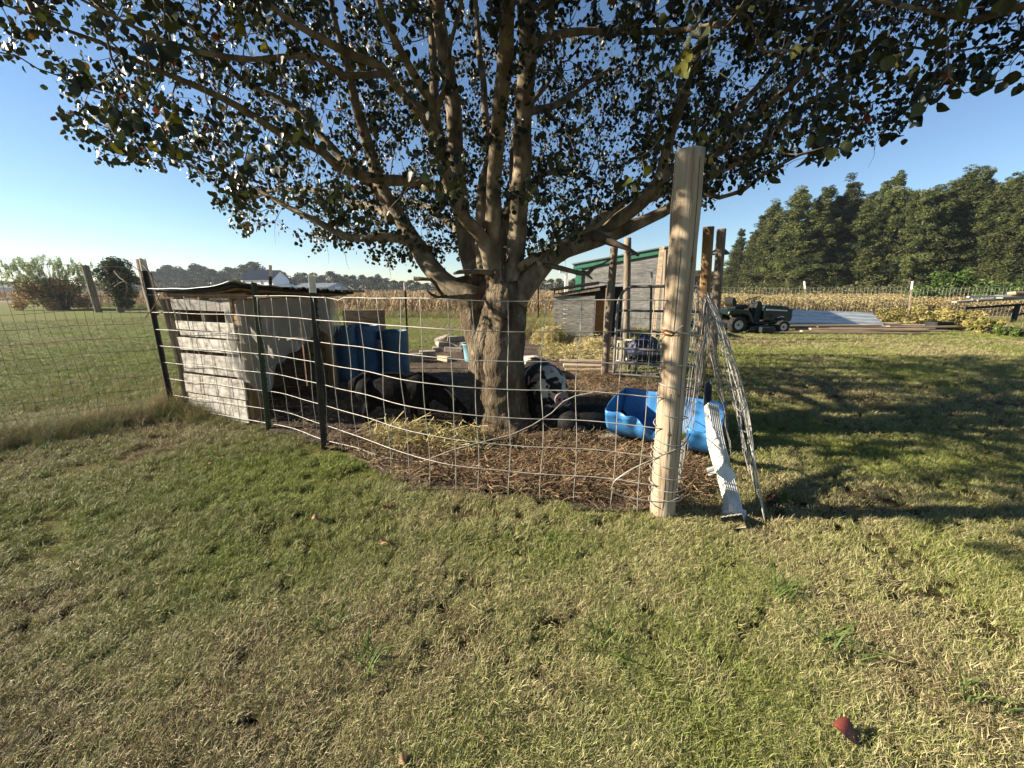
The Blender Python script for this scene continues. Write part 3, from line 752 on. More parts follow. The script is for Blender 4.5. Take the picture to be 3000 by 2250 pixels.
def grow_tree():
    nodes = []; par = []; rad = []; fixed = []
    def addpath(W, rr, parent):
        k = parent
        for p, r in zip(W, rr):
            nodes.append(tuple(p)); par.append(k); rad.append(r); k = len(nodes) - 1
        return k
    trunkW = [TB + Vector((0, .08, -.1)), TB + Vector((0, .06, .3)), P(1470, 1050, TY), P(1475, 950, TY), P(1470, 880, TY)]
    trunk_end = addpath(trunkW, [.2] * 5, -1)
    paths = {}
    for k, pts in LIMBS.items():
        W, rr = limb(pts); W, rr = smooth_path(W, rr)
        # small natural wander
        off = random.uniform(0, 50)
        W = [p + Vector((noise.noise(p * 2.2 + Vector((off, 0, 0))), noise.noise(p * 2.2 + Vector((0, off, 0))), noise.noise(p * 2.2 + Vector((0, 0, off))))) * .022 * min(1, i / 4) for i, p in enumerate(W)]
        paths[k] = (W, rr); addpath(W, rr, trunk_end)
    nfix = len(nodes)
    g = np.random.default_rng(5)
    C = np.array([0.15, 4.15, 3.55]); RR = np.array([4.9, 3.9, 2.75])
    A = []
    while len(A) < 12500:
        q = g.uniform(-1, 1, 3); d = np.linalg.norm(q)
        if d > 1 or d < .34: continue
        p = C + q * RR
        if p[1] < .75 or p[2] < 1.55: continue
        pp = PX(p)
        if pp is None: continue
        if not crown_poly_ok(*pp): continue
        near = math.dist(p, (0, 0, EYE))
        if near < 1.35: continue
        if 1000 < pp[0] < 1850 and pp[1] > 60 and p[1] < TY + .15 and g.uniform() < .84: continue
        if 500 < pp[0] <= 1000 and pp[1] > 0 and p[1] < TY - .6 and g.uniform() < .5: continue
        if pp[1] > 0 and noise.noise(Vector(p) * 1.25) + .5 * noise.noise(Vector(p) * 2.9) > (.28 if pp[0] < 1900 else .42): continue
        if near < 2.4 and g.uniform() > (near - 1.1) / 1.4: continue
        if 500 < pp[0] < 900 and pp[1] > 0 and near < 2.9 and g.uniform() < .6: continue
        # keep the sky gaps of the left side
        if 250 < pp[0] < 1000 and pp[1] > 0 and noise.noise(Vector((pp[0] / 170., pp[1] / 120., 3.3))) > .22 and g.uniform() < .8: continue
        A.append(p)
    A = np.array(A)
    Nn = np.array(nodes); start = 5
    near_d = np.full(len(A), 1e9); near_i = np.zeros(len(A), int)
    def upd(i0, pts):
        nonlocal near_d, near_i
        for s in range(0, len(pts), 400):
            blk = pts[s:s + 400]
            d = ((A[:, None, :] - blk[None]) ** 2).sum(2); j = d.argmin(1); dm = d[np.arange(len(A)), j]
            m = dm < near_d; near_d[m] = dm[m]; near_i[m] = i0 + s + j[m]
    near_d[:] = 1e9; upd(start, Nn[start:])
    D = .10; kill = .14
    for it in range(60):
        if len(A) == 0: break
        m = near_d < 1.6 ** 2
        dirs = {}
        for a, i in zip(A[m], near_i[m]):
            v = a - np.asarray(nodes[i]); l = np.linalg.norm(v)
            if l > 0:
                dirs.setdefault(int(i), np.zeros(3)); dirs[int(i)] += v / l
        new = []
        for i, v in dirs.items():
            l = np.linalg.norm(v)
            if l < 1e-3: v = g.normal(0, 1, 3); l = np.linalg.norm(v)
            v = v / l + g.normal(0, .22, 3) + np.array([0, 0, -.03]); v /= np.linalg.norm(v)
            p = np.asarray(nodes[i]) + v * D
            new.append((tuple(p), i))
        if not new: break
        i0 = len(nodes)
        for p, i in new: nodes.append(p); par.append(i); rad.append(0); 
        upd(i0, np.array([p for p, _ in new]))
        keep = near_d > kill ** 2
        A = A[keep]; near_d = near_d[keep]; near_i = near_i[keep]
    # radii by the pipe model, thin twigs outward
    n = len(nodes); ch = [[] for _ in range(n)]
    for i in range(nfix, n): ch[par[i]].append(i)
    rr = np.array(rad, float)
    for i in range(n - 1, nfix - 1, -1):
        rr[i] = .0022 if not ch[i] else (sum(rr[c] ** 2.35 for c in ch[i])) ** (1 / 2.35)
        rr[i] = min(rr[i] + .00010, .03)
    return nodes, par, rr, nfix, ch, paths
NODES, PAR, RAD, NFIX, CH, PATHS = grow_tree()

tree = thing('pear_tree', 'big spreading pear tree with gnarled forked trunk in the middle of the pen', 'tree', (TB.x, TB.y, 0))
TO = Vector((TB.x, TB.y, 0))
def loc(p): return Vector(p) - TO
# trunk: twisted bulging stem, drawn as overlapping ribs of wood
mb = MB()
def trunk_path(pts, wob=.16, n=26, fr=3.2):
    W, rr = limb(pts); W, rr = smooth_path(W, rr, .02)
    mb.tube([loc(p) for p in W], rr, 56, True, wob, 1.0, fr, .014)
trunk_path([(1486, 1310, TY, 240), (1484, 1255, TY, 170), (1478, 1180, TY, 132), (1470, 1120, TY, 122), (1468, 1050, TY, 122), (1476, 980, TY, 118), (1480, 920, TY, 112), (1476, 870, TY, 118), (1470, 830, TY, 90)], .17)
trunk_path([(1440, 1300, TY - .05, 120), (1440, 1230, TY - .05, 80), (1462, 1175, TY - .05, 70), (1430, 1110, TY - .02, 70), (1416, 1050, TY - .02, 66), (1424, 985, TY, 60), (1440, 930, TY, 60), (1455, 870, TY - .03, 62), (1450, 790, TY - .04, 50)], .2)
trunk_path([(1530, 1310, TY + .05, 110), (1512, 1240, TY + .05, 80), (1502, 1150, TY + .05, 74), (1498, 1060, TY + .03, 76), (1496, 980, TY + .04, 78), (1502, 900, TY + .05, 80), (1500, 850, TY + .05, 70)], .2)
trunk_path([(1430, 1240, TY + .12, 90), (1415, 1120, TY + .2, 84), (1408, 1010, TY + .25, 80), (1395, 930, TY + .3, 84), (1375, 870, TY + .3, 90), (1360, 810, TY + .3, 90)], .3)
mb.build('trunk', BARK, tree, smooth=True)
# limbs: each traced limb is a part
for k, (W, rr) in PATHS.items():
    mb = MB(); big = max(rr) > .02
    rr2 = [max(.004, r * .88) for r in rr]
    mb.tube([loc(p) for p in W], rr2, 16 if big else 7, True, .10, 1.0, 5, .005 if big else 0)
    mb.build('limb', LIMB, tree, smooth=True)
# dead stubs and bare twigs low on the tree
def stub(pts, m=TWIG):
    W, rr = limb(pts); W, rr = smooth_path(W, rr, .05)
    b = MB(); b.tube([loc(p) for p in W], rr, 6, True, .3, 1, 9); return b
mb = stub([(1400, 866, TY - .05, 18), (1331, 872, TY - .2, 14), (1298, 866, TY - .25, 12), (1275, 830, TY - .3, 10), (1264, 819, TY - .3, 9), (1213, 817, TY - .3, 13)])
mb2 = stub([(1310, 868, TY - .22, 12), (1285, 872, TY - .25, 12), (1262, 862, TY - .28, 7), (1252, 850, TY - .28, 5)]); mb.add(mb2.v, mb2.f)
mb.build('dead_branch', BARK, tree, smooth=True)
mb = stub([(1590, 775, TY, 12), (1661, 790, TY - .1, 15), (1696, 800, TY - .1, 13), (1723, 801, TY - .1, 12), (1738, 785, TY - .1, 10), (1765, 774, TY - .1, 6), (1800, 752, TY - .1, 4)])
mb2 = stub([(1715, 801, TY - .1, 9), (1724, 808, TY - .1, 7), (1736, 818, TY - .1, 4)]); mb.add(mb2.v, mb2.f)
mb.build('dead_branch', TWIG, tree, smooth=True)
mb = stub([(1740, 690, TY + .1, 30), (1808, 716, TY - .02, 18), (1835, 727, TY - .05, 15), (1872, 748, TY - .05, 9)])
mb.build('dead_branch', TWIG, tree, smooth=True)
mb = stub([(1440, 800, TY - .1, 16), (1400, 795, TY - .15, 16), (1345, 797, TY - .2, 12), (1328, 802, TY - .2, 6)])
mb.build('dead_branch', TWIG, tree, smooth=True)

# small branches: chains through the grown nodes
def small_branches():
    mb = MB(); done = set(); order = [i for i in range(NFIX, len(NODES)) if PAR[i] < NFIX]
    stack = [(PAR[i], i) for i in order]
    while stack:
        p, i = stack.pop()
        chain = [p, i]; cur = i
        while CH[cur]:
            c = sorted(CH[cur], key=lambda q: -RAD[q])
            for q in c[1:]: stack.append((cur, q))
            cur = c[0]; chain.append(cur)
        rs = [min(RAD[q], RAD[i] * 1.05) for q in chain]
        rs[0] = rs[1]
        mb.tube([loc(NODES[q]) for q in chain], rs, 5 if rs[0] > .01 else 3, False)
    return mb
mbs = small_branches()
o = mbs.build('small_branches', TWIG, tree, smooth=True); tag(o, kind='stuff')
# hanging bare water-shoots in the middle
mb = MB()
for _ in range(260):
    i = random.randrange(NFIX, len(NODES)); p = Vector(NODES[i]); L_ = random.uniform(.12, .5); d = Vector((random.gauss(0, .35), random.gauss(0, .35), random.choice((-1, 1, -1)))).normalized()
    pts = [p]; 
    for k in range(4): d = (d + Vector((random.gauss(0, .2), random.gauss(0, .2), 0))).normalized(); pts.append(pts[-1] + d * L_ / 4)
    mb.tube([loc(q) for q in pts], [.0028, .0025, .002, .0016, .001], 3, False)
tag(mb.build('fine_twigs', TWIG, tree), kind='stuff')

# leaves
def leaf_template():
    # y along the leaf (hangs from the origin), x across, slight fold and curl, wavy rim
    prof = [(0, .0), (.30, .10), (.47, .34), (.40, .62), (.20, .86), (0, 1.0)]
    V = [];
    for s in (0, 1, 2):      # centre, left, right
        for (x, y) in prof:
            sx = 0 if s == 0 else (-x if s == 1 else x)
            V.append((sx, y, abs(sx) * .35 - .16 * (y - .3) ** 2 + (.05 * math.sin(y * 14 + s) if s else 0)))
    Fc = []
    for s in (1, 2):
        for k in range(5):
            c0, c1, e0, e1 = k, k + 1, s * 6 + k, s * 6 + k + 1
            Fc.append((c0, c1, e1, e0) if s == 1 else (c0, e0, e1, c1))
    return np.array(V), np.array(Fc)
LV, LF = leaf_template()
def leaves():
    g = np.random.default_rng(3); pos = []
    n = len(NODES)
    for i in range(NFIX, n):
        r = RAD[i]
        if r > .009: continue
        k = 13 if not CH[i] else (3.6 if r < .0034 else .7)
        near = math.dist(NODES[i], (0, 0, EYE))
        if near < 2.6: k = max(1, k - 2.5)
        pp = PX(NODES[i])
        if pp and pp[1] < -150: k = k * 1.8      # above the frame: leaves thickened, unseen, to make the ground shadow denser
        for _ in range(g.poisson(k * 1.1)): pos.append(NODES[i])
    pos = np.array(pos) + g.normal(0, .040, (len(pos), 3))
    m = len(pos)
    # hang direction: down with scatter
    d = np.stack([g.normal(0, .55, m), g.normal(0, .55, m), -1 + g.normal(0, .45, m)], 1); d /= np.linalg.norm(d, axis=1)[:, None]
    nn = g.normal(0, 1, (m, 3)); nn -= d * (nn * d).sum(1)[:, None]; nn /= np.linalg.norm(nn, axis=1)[:, None]
    s = np.cross(d, nn)
    size = g.uniform(.026, .054, m) * np.where(pos[:, 2] > 4.2, 1.4, 1.0)  # high leaves enlarged to close up the tree's shadow on the lawn
    left = np.clip((-pos[:, 0] - .8) / 2.5, 0, 1)
    rnd = np.clip(g.beta(1.6, 2.3, m) * .80 + (g.uniform(0, 1, m) < .03 + .13 * left) * g.uniform(.25, .6, m), 0, 1)
    ok = np.ones(m, bool)
    for i in range(m):
        pp = PX(pos[i])
        if pp and -40 < pp[0] < 3040 and pp[1] > 0 and not crown_poly_ok(pp[0], pp[1] - 22): ok[i] = False
    pos, d, nn, s, size, rnd = pos[ok], d[ok], nn[ok], s[ok], size[ok], rnd[ok]
    return pos, d, nn, s, size, rnd
lp, ld, ln_, ls, lz, lr = leaves()
dist = np.linalg.norm(lp - np.array([0, 0, EYE]), axis=1)
def inframe(p):
    q = PX(p); return q is not None and 0 < q[0] < 3000 and q[1] > 0
order = [i for i in np.argsort(dist / lz) if inframe(lp[i])][:290]
single = set(order)
rest = np.array([i for i in range(len(lp)) if i not in single])
base = lp[rest] - np.array(TO)
V = base[:, None, :] + (LV[None, :, 0:1] * ls[rest][:, None, :] + LV[None, :, 1:2] * ld[rest][:, None, :] + LV[None, :, 2:3] * ln_[rest][:, None, :]) * lz[rest][:, None, None]
nv = len(LV); Fc = LF[None] + (np.arange(len(rest)) * nv)[:, None, None]
me = npmesh('foliage', V.reshape(-1, 3), Fc.reshape(-1, 4), LEAF, np.repeat(lr[rest], len(LF)))
tag(link('foliage', me, None, tree), kind='stuff')
LEAFMESH = []
for k in range(8):
    bend = 1 + .3 * math.sin(k * 2.1)
    VV = LV.copy(); VV[:, 2] *= bend; VV[:, 0] *= 1 + .12 * math.cos(k * 1.7)
    LEAFMESH.append(npmesh('leaf', VV, LF, LEAF, [(.2, .45, .6, .3, .7, .5, .12, .84)[k]] * len(LF)))
for j, i in enumerate(order):
    o = bpy.data.objects.new('leaf', LEAFMESH[j % 8]); COL.objects.link(o); o.parent = tree
    M3 = Matrix((Vector(ls[i]), Vector(ld[i]), Vector(ln_[i]))).transposed()
    o.matrix_local = Matrix.Translation(Vector(lp[i]) - TO) @ M3.to_4x4() @ Matrix.Scale(float(lz[i]), 4)
print('TREE nodes', len(NODES), 'leaves', len(lp))

# ------------------------------------------------------------------ posts
def tpost(base, top, label, tip=.14, m=TGREEN, s=1.0, group=None):
    base = Vector(base); top = Vector(top); ax = (top - base); L_ = ax.length
    t = thing('t_post', label, 'fence post', base, group=group)
    q = ax.to_track_quat('Z', 'Y').to_matrix()
    yaw = Matrix.Rotation(.5, 3, 'Z')
    mq = q @ yaw
    def seg(z0, z1, e=0.0):
        b = MB()
        b.box(mq @ Vector((0, 0, (z0 + z1) / 2)), ((.045 + e) * s, .006 * s + e, z1 - z0), mq)
        b.box(mq @ Vector((0, .020 * s, (z0 + z1) / 2)), (.006 * s + e, (.036 + e) * s, z1 - z0 - .001), mq)
        return b
    b = seg(-.2, L_ - tip)
    k = int((L_ - tip) / .055)
    for i in range(k): b.box(mq @ Vector((0, -.006 * s, .05 + i * .055)), (.012 * s, .01 * s, .018), mq)
    b.build('post_shaft', m, t)
    if tip: seg(L_ - tip, L_, .0015).build('white_tip', TWHITE, t)
    return t
tp1 = tpost(G(508, 1207), P(416, 757, 4.2 * 1.0), 'leaning steel T-post with white tip left of the shed roof', .12, TBLACK, 1.15)
# short timber lashed to the upper half of that post
a = P(412, 760, 4.28); b_ = P(452, 925, 4.28)
mb = MB(); mb.tube([a, (a + b_) / 2, b_], [.042, .043, .040], 8, True, .1, 1, 9)
tag(mb.build('timber_stub', OLDW, smooth=False), 'short dark timber lashed behind the top of the leaning T-post', 'timber')
tpost(G(793, 1257), P(750, 828, 3.62), 'dark green steel T-post without white tip in front of the plastic sheet', 0, TGREEN)
tpost(G(957, 1309), P(921, 805, 3.17), 'black steel T-post with long white tip, right of the green one', .135, TBLACK, 1.1)
tpost(P(797, 900, 6.5) * 1.0, P(796, 777, 6.5), 'thin dark T-post with white tip rising behind the shed roof', .17, TBLACK)
tpost(G(1195, 1022), P(1186, 828, 8.65), 'black T-post with grey tip behind the blue drums', .16, TBLACK)
tpost(G(1577, 962), P(1577, 832, 12.7), 'thin black post between the trunk and the slatted hut', 0, TBLACK)
tpost(G(1625, 958), P(1625, 826, 13.6), 'thin steel post with pale tip left of the slatted hut', .2, TBLACK)
tpost(G(1904, 1035), P(1909, 796, 8.0), 'black T-post with pale tip in front of the grey barn wall', .3, TBLACK)

# big round treated post
pb = G(1940, 1500); ptop = P(2022, 441, 2.13)
post = thing('wooden_post', 'thick pale round timber post wrapped in wire at the pen corner', 'post', pb)
ax = ptop - pb
pts = [ax * (i / 40.0) for i in range(-2, 41)]
mb = MB(); mb.tube(pts, [.071 + .0012 * math.sin(i * .9) - .00006 * i for i in range(len(pts))], 32, True, .02, 1, 2.2)
mb.build('post_log', POSTW, post, smooth=True, bevel=0)
mb = MB()
for (z, a0) in [(.52, -1.9), (.74, -1.4), (1.05, -1.6), (1.44, -1.2), (.25, -2.2)]:
    d = Vector((math.cos(a0), math.sin(a0), 0)); c = ax * (z / ax.length) + d * .0565
    mb.ball(c, (.016, .016, .024), 8, None)
KNOT = mat('knot', [(.13, .07, .03), (.26, .15, .07)], scale=60, bump=.3, rough=.8)
for i in range(5):
    b2 = MB(); b2.v = mb.v[i * (len(mb.v) // 5):(i + 1) * (len(mb.v) // 5)]; nf = len(mb.f) // 5; o = i * (len(mb.v) // 5)
    b2.f = [tuple(q - o for q in f) for f in mb.f[i * nf:(i + 1) * nf]]; b2.a = [0] * nf
    b2.build('knot', KNOT, post, smooth=True)
for ang, z0, z1 in [(-1.25, .1, 1.9), (-1.95, .05, .75), (-2.1, .9, 1.5), (-.7, .0, .9)]:
    mb = MB(); pl = []
    for k in range(14):
        z = z0 + (z1 - z0) * k / 13; aa = ang + .05 * math.sin(z * 5)
        pl.append(ax * (z / ax.length) + Vector((math.cos(aa), math.sin(aa), 0)) * .0705)
    mb.tube(pl, [.0012] * 14, 4)
    mb.build('crack', TAR, post)

# ------------------------------------------------------------------ wire fences
def arc(path):
    s = [0.0]
    for i in range(1, len(path)): s.append(s[-1] + (path[i] - path[i - 1]).length)
    return s
def at(path, S, s):
    s = max(0, min(S[-1], s))
    for i in range(1, len(path)):
        if s <= S[i] + 1e-9:
            t = (s - S[i - 1]) / max(1e-9, S[i] - S[i - 1]); return path[i - 1].lerp(path[i], t)
    return path[-1].copy()
def wdisp(s, z, o, amp):
    return Vector((noise.noise(Vector((s * 1.9, z * 1.5, o))), noise.noise(Vector((s * 1.9, z * 1.5, o + 9))) * 1.6, noise.noise(Vector((s * 1.3, z * .8, o + 20))))) * amp
def wire(t, name, pts, r, m, n=6, org=Vector((0, 0, 0))):
    mb = MB(); mb.tube([Vector(p) - org for p in pts], r, n); return mb.build(name, m, t, smooth=True)

fr = [p.copy() for p in FENCE]; fr[-1] = Vector((pb.x - .06, pb.y - .045, 0))
fr, _ = smooth_path(fr, [0] * len(fr), .1); FS = arc(fr)
front = thing('wire_fence', 'pale galvanised square-mesh wire fence across the front of the pen', 'wire fence', fr[0])
FO = fr[0]
ZS = [1.24, 1.065, .89, .72, .545, .37, .195]
def fpt(s, z, lean=0):
    p = at(fr, FS, s); q = p + Vector((0, -.03 + .02, z))
    return q + wdisp(s, z, 3.0, .020 if .1 < s < FS[-1] - .15 else .008)
def s_of_px(px):
    best = min(range(200), key=lambda i: abs((PX(at(fr, FS, FS[-1] * i / 199) + Vector((0, 0, 1.2))) or (0, 0))[0] - px)); return FS[-1] * best / 199
for z in ZS:
    n = 70; pts = []
    for i in range(n + 1):
        s = FS[-1] * i / n; p = fpt(s, z)
        if z > 1.2:
            s1, s2, s3 = s_of_px(958), s_of_px(985), s_of_px(1005)
            if abs(s - s2) < .06: p.z -= .035 * (1 - abs(s - s2) / .06)
        pts.append(p)
    wire(front, 'line_wire', pts, .0027, GALV, 6, FO)
# lowest wire pulled out of line and curling up loose in the middle
lw = [fpt(FS[-1] * i / 30, .055) for i in range(0, 16)]
lw = [p for p in lw if PX(p)[0] < 960] + [P(1040, 1310, 2.98), P(1120, 1338, 2.85), P(1180, 1349, 2.78), P(1235, 1353, 2.72), P(1325, 1318, 2.68), P(1400, 1298, 2.68), P(1500, 1273, 2.7), P(1560, 1245, 2.7), P(1616, 1210, 2.72), P(1650, 1176, 2.74), P(1685, 1160, 2.72), P(1753, 1146, 2.7), P(1807, 1125, 2.72)]
wire(front, 'loose_wire', lw, .0034, GALV, 6, FO)
stays = [s_of_px(q) for q in (540, 588, 629, 670, 716, 757, 800, 843, 884, 922, 959, 1007, 1052, 1109, 1166, 1233, 1311, 1392, 1490, 1595, 1707, 1825, 1918)]
for s in stays:
    top = 1.245; bot = .0 if random.random() < .5 else -.02
    pts = []
    ph = random.uniform(0, 6); am = random.uniform(.002, .008)
    for k in range(23):
        z = top + (bot - top) * k / 22; q = fpt(s, z)
        pts.append(q + Vector((am * math.sin(ph + z * 9), .006, 0)))
    wire(front, 'stay_wire', pts, .0024, GALV, 6, FO)
# wire ends wrapped round the corner post
def helix(z0, z1, turns, r, a0, wob=.008, pull=None):
    pts = []
    n = int(26 * turns)
    for k in range(n + 1):
        t = k / n; a = a0 + 2 * PI * turns * t; z = z0 + (z1 - z0) * t
        c = pb + ax * (z / ax.length); rr = r + wob * (1 + math.sin(a * 1.3 + z * 7)) / 2
        if pull: rr += pull * max(0, math.cos(a - .1)) ** 4
        pts.append(c + Vector((math.cos(a) * rr, math.sin(a) * rr, 0)))
    return pts
for (z0, z1, tn, pl) in [(1.10, 1.01, 1.0, .05), (.92, .87, 1.0, .02), (.80, .72, 1.05, .035), (.64, .55, 1.0, .02), (.475, .40, 1.1, .02), (.43, .36, 1.0, .015), (.335, .29, 1.0, .01), (.27, .20, 1.05, .015), (.185, .15, 1.0, .03), (.13, .07, 1.1, .02)]:
    wire(front, 'wire_wrap', helix(z0, z1, tn, .077, PI * 1.05, .01, pl), .0030, GALV, 6, FO)
wire(front, 'loose_wire', smooth_path([P(2022, 1270, 2.16), P(2000, 1305, 2.10), P(1917, 1344, 2.03), P(1850, 1375, 2.02), P(1800, 1410, 2.03), P(1790, 1432, 2.04), P(1810, 1448, 2.05), P(1903, 1468, 2.02), P(1960, 1470, 2.04), P(2002, 1450, 2.1)], [0] * 10, .03)[0], .0034, GALV, 6, FO)
wire(front, 'loose_wire', smooth_path([P(1978, 972, 2.06), P(2000, 955, 2.07), P(2025, 945, 2.12), P(2030, 960, 2.16), P(2005, 976, 2.10), P(1980, 984, 2.06), P(1968, 984, 2.05)], [0] * 7, .02)[0], .003, GALV, 6, FO)
mb = MB(); mb.tube([P(1938, 972, 2.06) - FO, P(1950, 968, 2.05) - FO, P(1964, 972, 2.04) - FO, P(1976, 978, 2.05) - FO, P(1968, 984, 2.05) - FO, P(1952, 981, 2.05) - FO, P(1940, 975, 2.06) - FO], .0065, 6)
mb.build('rusty_clip', RUST, front, smooth=True)

for s_ in [s_of_px(793), s_of_px(957)]:
    for z in ZS[::2]:
        q = fpt(s_, z); mb = MB(); mb.tube([q - FO + Vector((-.02, .02, .01)), q - FO + Vector((-.012, -.012, .012)), q - FO + Vector((.012, -.014, -.006)), q - FO + Vector((.024, .016, -.012))], .0022, 5); mb.build('wire_clip', GALV, front)
# side fence running back from the corner post to the gate
side = [Vector((pb.x + .09, pb.y + .05, 0)), Vector((1.22, 2.62, 0)), Vector((1.58, 3.3, 0)), Vector((2.02, 4.2, 0)), Vector((2.62, 5.35, 0))]
side, _ = smooth_path(side, [0] * 5, .12); SS = arc(side)
sf = thing('wire_fence', 'galvanised wire fence seen edge-on running back from the corner post', 'wire fence', side[0]); SO = side[0]
def spt(s, z, o=40, amp=.03):
    p = at(side, SS, s); return p + Vector((0, 0, z)) + wdisp(s * 1.4, z, o, amp * min(1, s + .3))
for z in (1.24, 1.07, .9, .73, .56, .39, .22, .08):
    wire(sf, 'line_wire', [spt(SS[-1] * i / 60, z + .02 * math.sin(i * .5)) for i in range(61)], .0030, GALV, 6, SO)
s = .06
while s < SS[-1]:
    zb = random.choice((.0, .0, .1, .16)); top = 1.25
    wire(sf, 'stay_wire', [spt(s, top + (zb - top) * k / 16) for k in range(17)], .0027, GALV if s < 1.2 else RUSTW, 6, SO)
    s += random.uniform(.12, .2)
# crumpled mesh leaning against it
lean = thing('wire_mesh', 'crumpled sheet of grey wire mesh leaning outward beside the corner post', 'wire mesh', G(2200, 1480)); LO = lean.location.copy()
TF, TBk = P(2066, 858, 2.70), P(2092, 880, 3.75)
BF, BB = G(2242, 1532), G(2165, 1290)
def lpt(u, h, o=0):
    top = TF.lerp(TBk, u); bot = BF.lerp(BB, u)
    p = bot.lerp(top, h)
    p += Vector((.10, .03, 0)) * math.sin(PI * h) * (.5 + .5 * math.sin(u * 9))
    return p + wdisp(u * 4, h * 2, 60 + o, .022)
for k in range(15):
    u = (k + random.uniform(-.3, .3)) / 14.0; u = max(0, min(1, u)) ** 1.25
    b0 = random.choice((0, 0, 0, .04, .1)); t1 = random.choice((1, 1, .98, .8 if k > 3 else 1))
    wire(lean, 'stay_wire', [lpt(u, b0 + (t1 - b0) * i / 24, 0) for i in range(25)], .0036, RUSTW if k % 3 else GALV, 6, LO)
for h in (.06, .15, .25, .35, .45, .55, .66, .77, .88, .97):
    u1 = 1; u0 = -.06 if random.random() < .6 else .0
    wire(lean, 'line_wire', [lpt(u0 + (u1 - u0) * i / 16, h + .05 * u0 + .04 * (i / 16)) for i in range(17)], .0036, RUSTW, 6, LO)
lean2 = thing('wire_mesh', 'second tangled wire mesh standing behind the leaning one', 'wire mesh', G(2140, 1330)); L2 = lean2.location.copy()
def lpt2(u, h):
    top = P(2058, 905, 2.9).lerp(P(2085, 905, 4.2), u); bot = G(2145, 1345).lerp(G(2125, 1200), u)
    return bot.lerp(top, h) + wdisp(u * 5, h * 3, 90, .03)
for k in range(11):
    u = k / 10.0; wire(lean2, 'stay_wire', [lpt2(u, i / 18) for i in range(19)], .0026, RUSTW, 5, L2)
for h in (.08, .2, .32, .44, .56, .68, .8, .92):
    wire(lean2, 'line_wire', [lpt2(i / 12, h + .04 * math.sin(i)) for i in range(13)], .0026, RUSTW, 5, L2)

# tall dark mesh fence on the left
lp0, lp1 = G(-500, 1372), Vector((tp1.location.x, tp1.location.y, 0))
lf = thing('wire_fence', 'dark green small-mesh wire fence at the left edge beside the lawn', 'wire fence', lp1); LFO = lp1
def gpt(t, z):
    p = lp1.lerp(lp0, t); return p + Vector((-.13 * (1 - t) * max(0, z - .2) / 1.5, 0, z)) + wdisp(t * 2.5, z, 7, .035)
for i in range(12):
    z = .03 + i * 1.47 / 11
    wire(lf, 'line_wire', [gpt(k / 30, z) for k in range(31)], .0017 if i < 11 else .0026, DARKW if i < 11 else RUSTW, 4, LFO)
nst = 30
for k in range(nst):
    t = (k + .3) / nst
    wire(lf, 'stay_wire', [gpt(t + .004 * math.sin(z * 1.3 + k), .02 + z * 1.48 / 12) for z in range(13)], .0016, DARKW, 4, LFO)
# dead vine on the leaning post
vine = thing('dead_vine', 'bare looping vine stems hanging on the left T-post', 'vine', P(440, 850, 4.1)); VO = vine.location.copy()
for pts in ([(418, 775, 4.1), (440, 800, 4.1), (455, 850, 4.05), (480, 905, 4.0), (512, 915, 4.0), (522, 960, 4.0), (518, 990, 4.0)],
            [(430, 785, 4.15), (462, 835, 4.1), (500, 880, 4.0), (516, 900, 4.0)], [(335, 795, 4.3), (352, 815, 4.2), (372, 832, 4.15), (368, 880, 4.1)],
            [(335, 840, 4.2), (352, 828, 4.15), (372, 826, 4.1), (388, 846, 4.1)], [(390, 780, 4.3), (412, 800, 4.2), (420, 830, 4.15)], [(425, 930, 4.15), (450, 900, 4.1), (470, 860, 4.1)]):
    W, _ = smooth_path([P(*q) for q in pts], [0] * len(pts), .05)
    wire(vine, 'stem', W, [.006 * (1 - .6 * i / len(W)) for i in range(len(W))], TWIG, 5, VO)

# ------------------------------------------------------------------ scrap by the corner post
ds = thing('downspout', 'white ribbed vinyl downspout lying under the leaning mesh', 'downspout', G(2150, 1500)); DO = ds.location.copy()
W, _ = smooth_path([P(2084, 1190, 2.78), P(2100, 1290, 2.55), P(2122, 1380, 2.36), P(2140, 1450, 2.22), P(2152, 1505, 2.12)], [0] * 5, .03)
def ribbed(W, wd, hh, nr):
    mb = MB(); T, N = frames(W); vs = []; n = 24
    for i, p in enumerate(W):
        B = Vector((1, .35, 0)); B = (B - T[i] * B.dot(T[i])).normalized(); Nn = B.cross(T[i]).normalized()
        if Nn.z < 0: Nn = -Nn
        for k in range(n):
            if k < 12: a = -1 + 2 * k / 11.0; x = a * wd / 2; y = hh / 2 - (.0035 if k % 2 else 0)
            else: a = 1 - 2 * (k - 12) / 11.0; x = a * wd / 2; y = -hh / 2
            vs.append(p - DO + B * x + Nn * y)
    m_ = len(W); fs = [(i * n + k, i * n + (k + 1) % n, (i + 1) * n + (k + 1) % n, (i + 1) * n + k) for i in range(m_ - 1) for k in range(n)]
    mb.add(vs, fs); return mb
ribbed(W, .082, .055, 6).build('spout_pipe', VINYL, ds)
W2, _ = smooth_path([P(2150, 1490, 2.15), P(2150, 1508, 2.12), P(2149, 1522, 2.09), G(2147, 1530, .03)], [0] * 4, .012)
ribbed(W2, .112, .07, 6).build('spout_boot', VINYL, ds)
sc_ = thing('siding_scrap', 'bent scrap of white vinyl siding draped over the downspout', 'siding scrap', G(2120, 1420)); O_ = sc_.location.copy()
mb = MB()
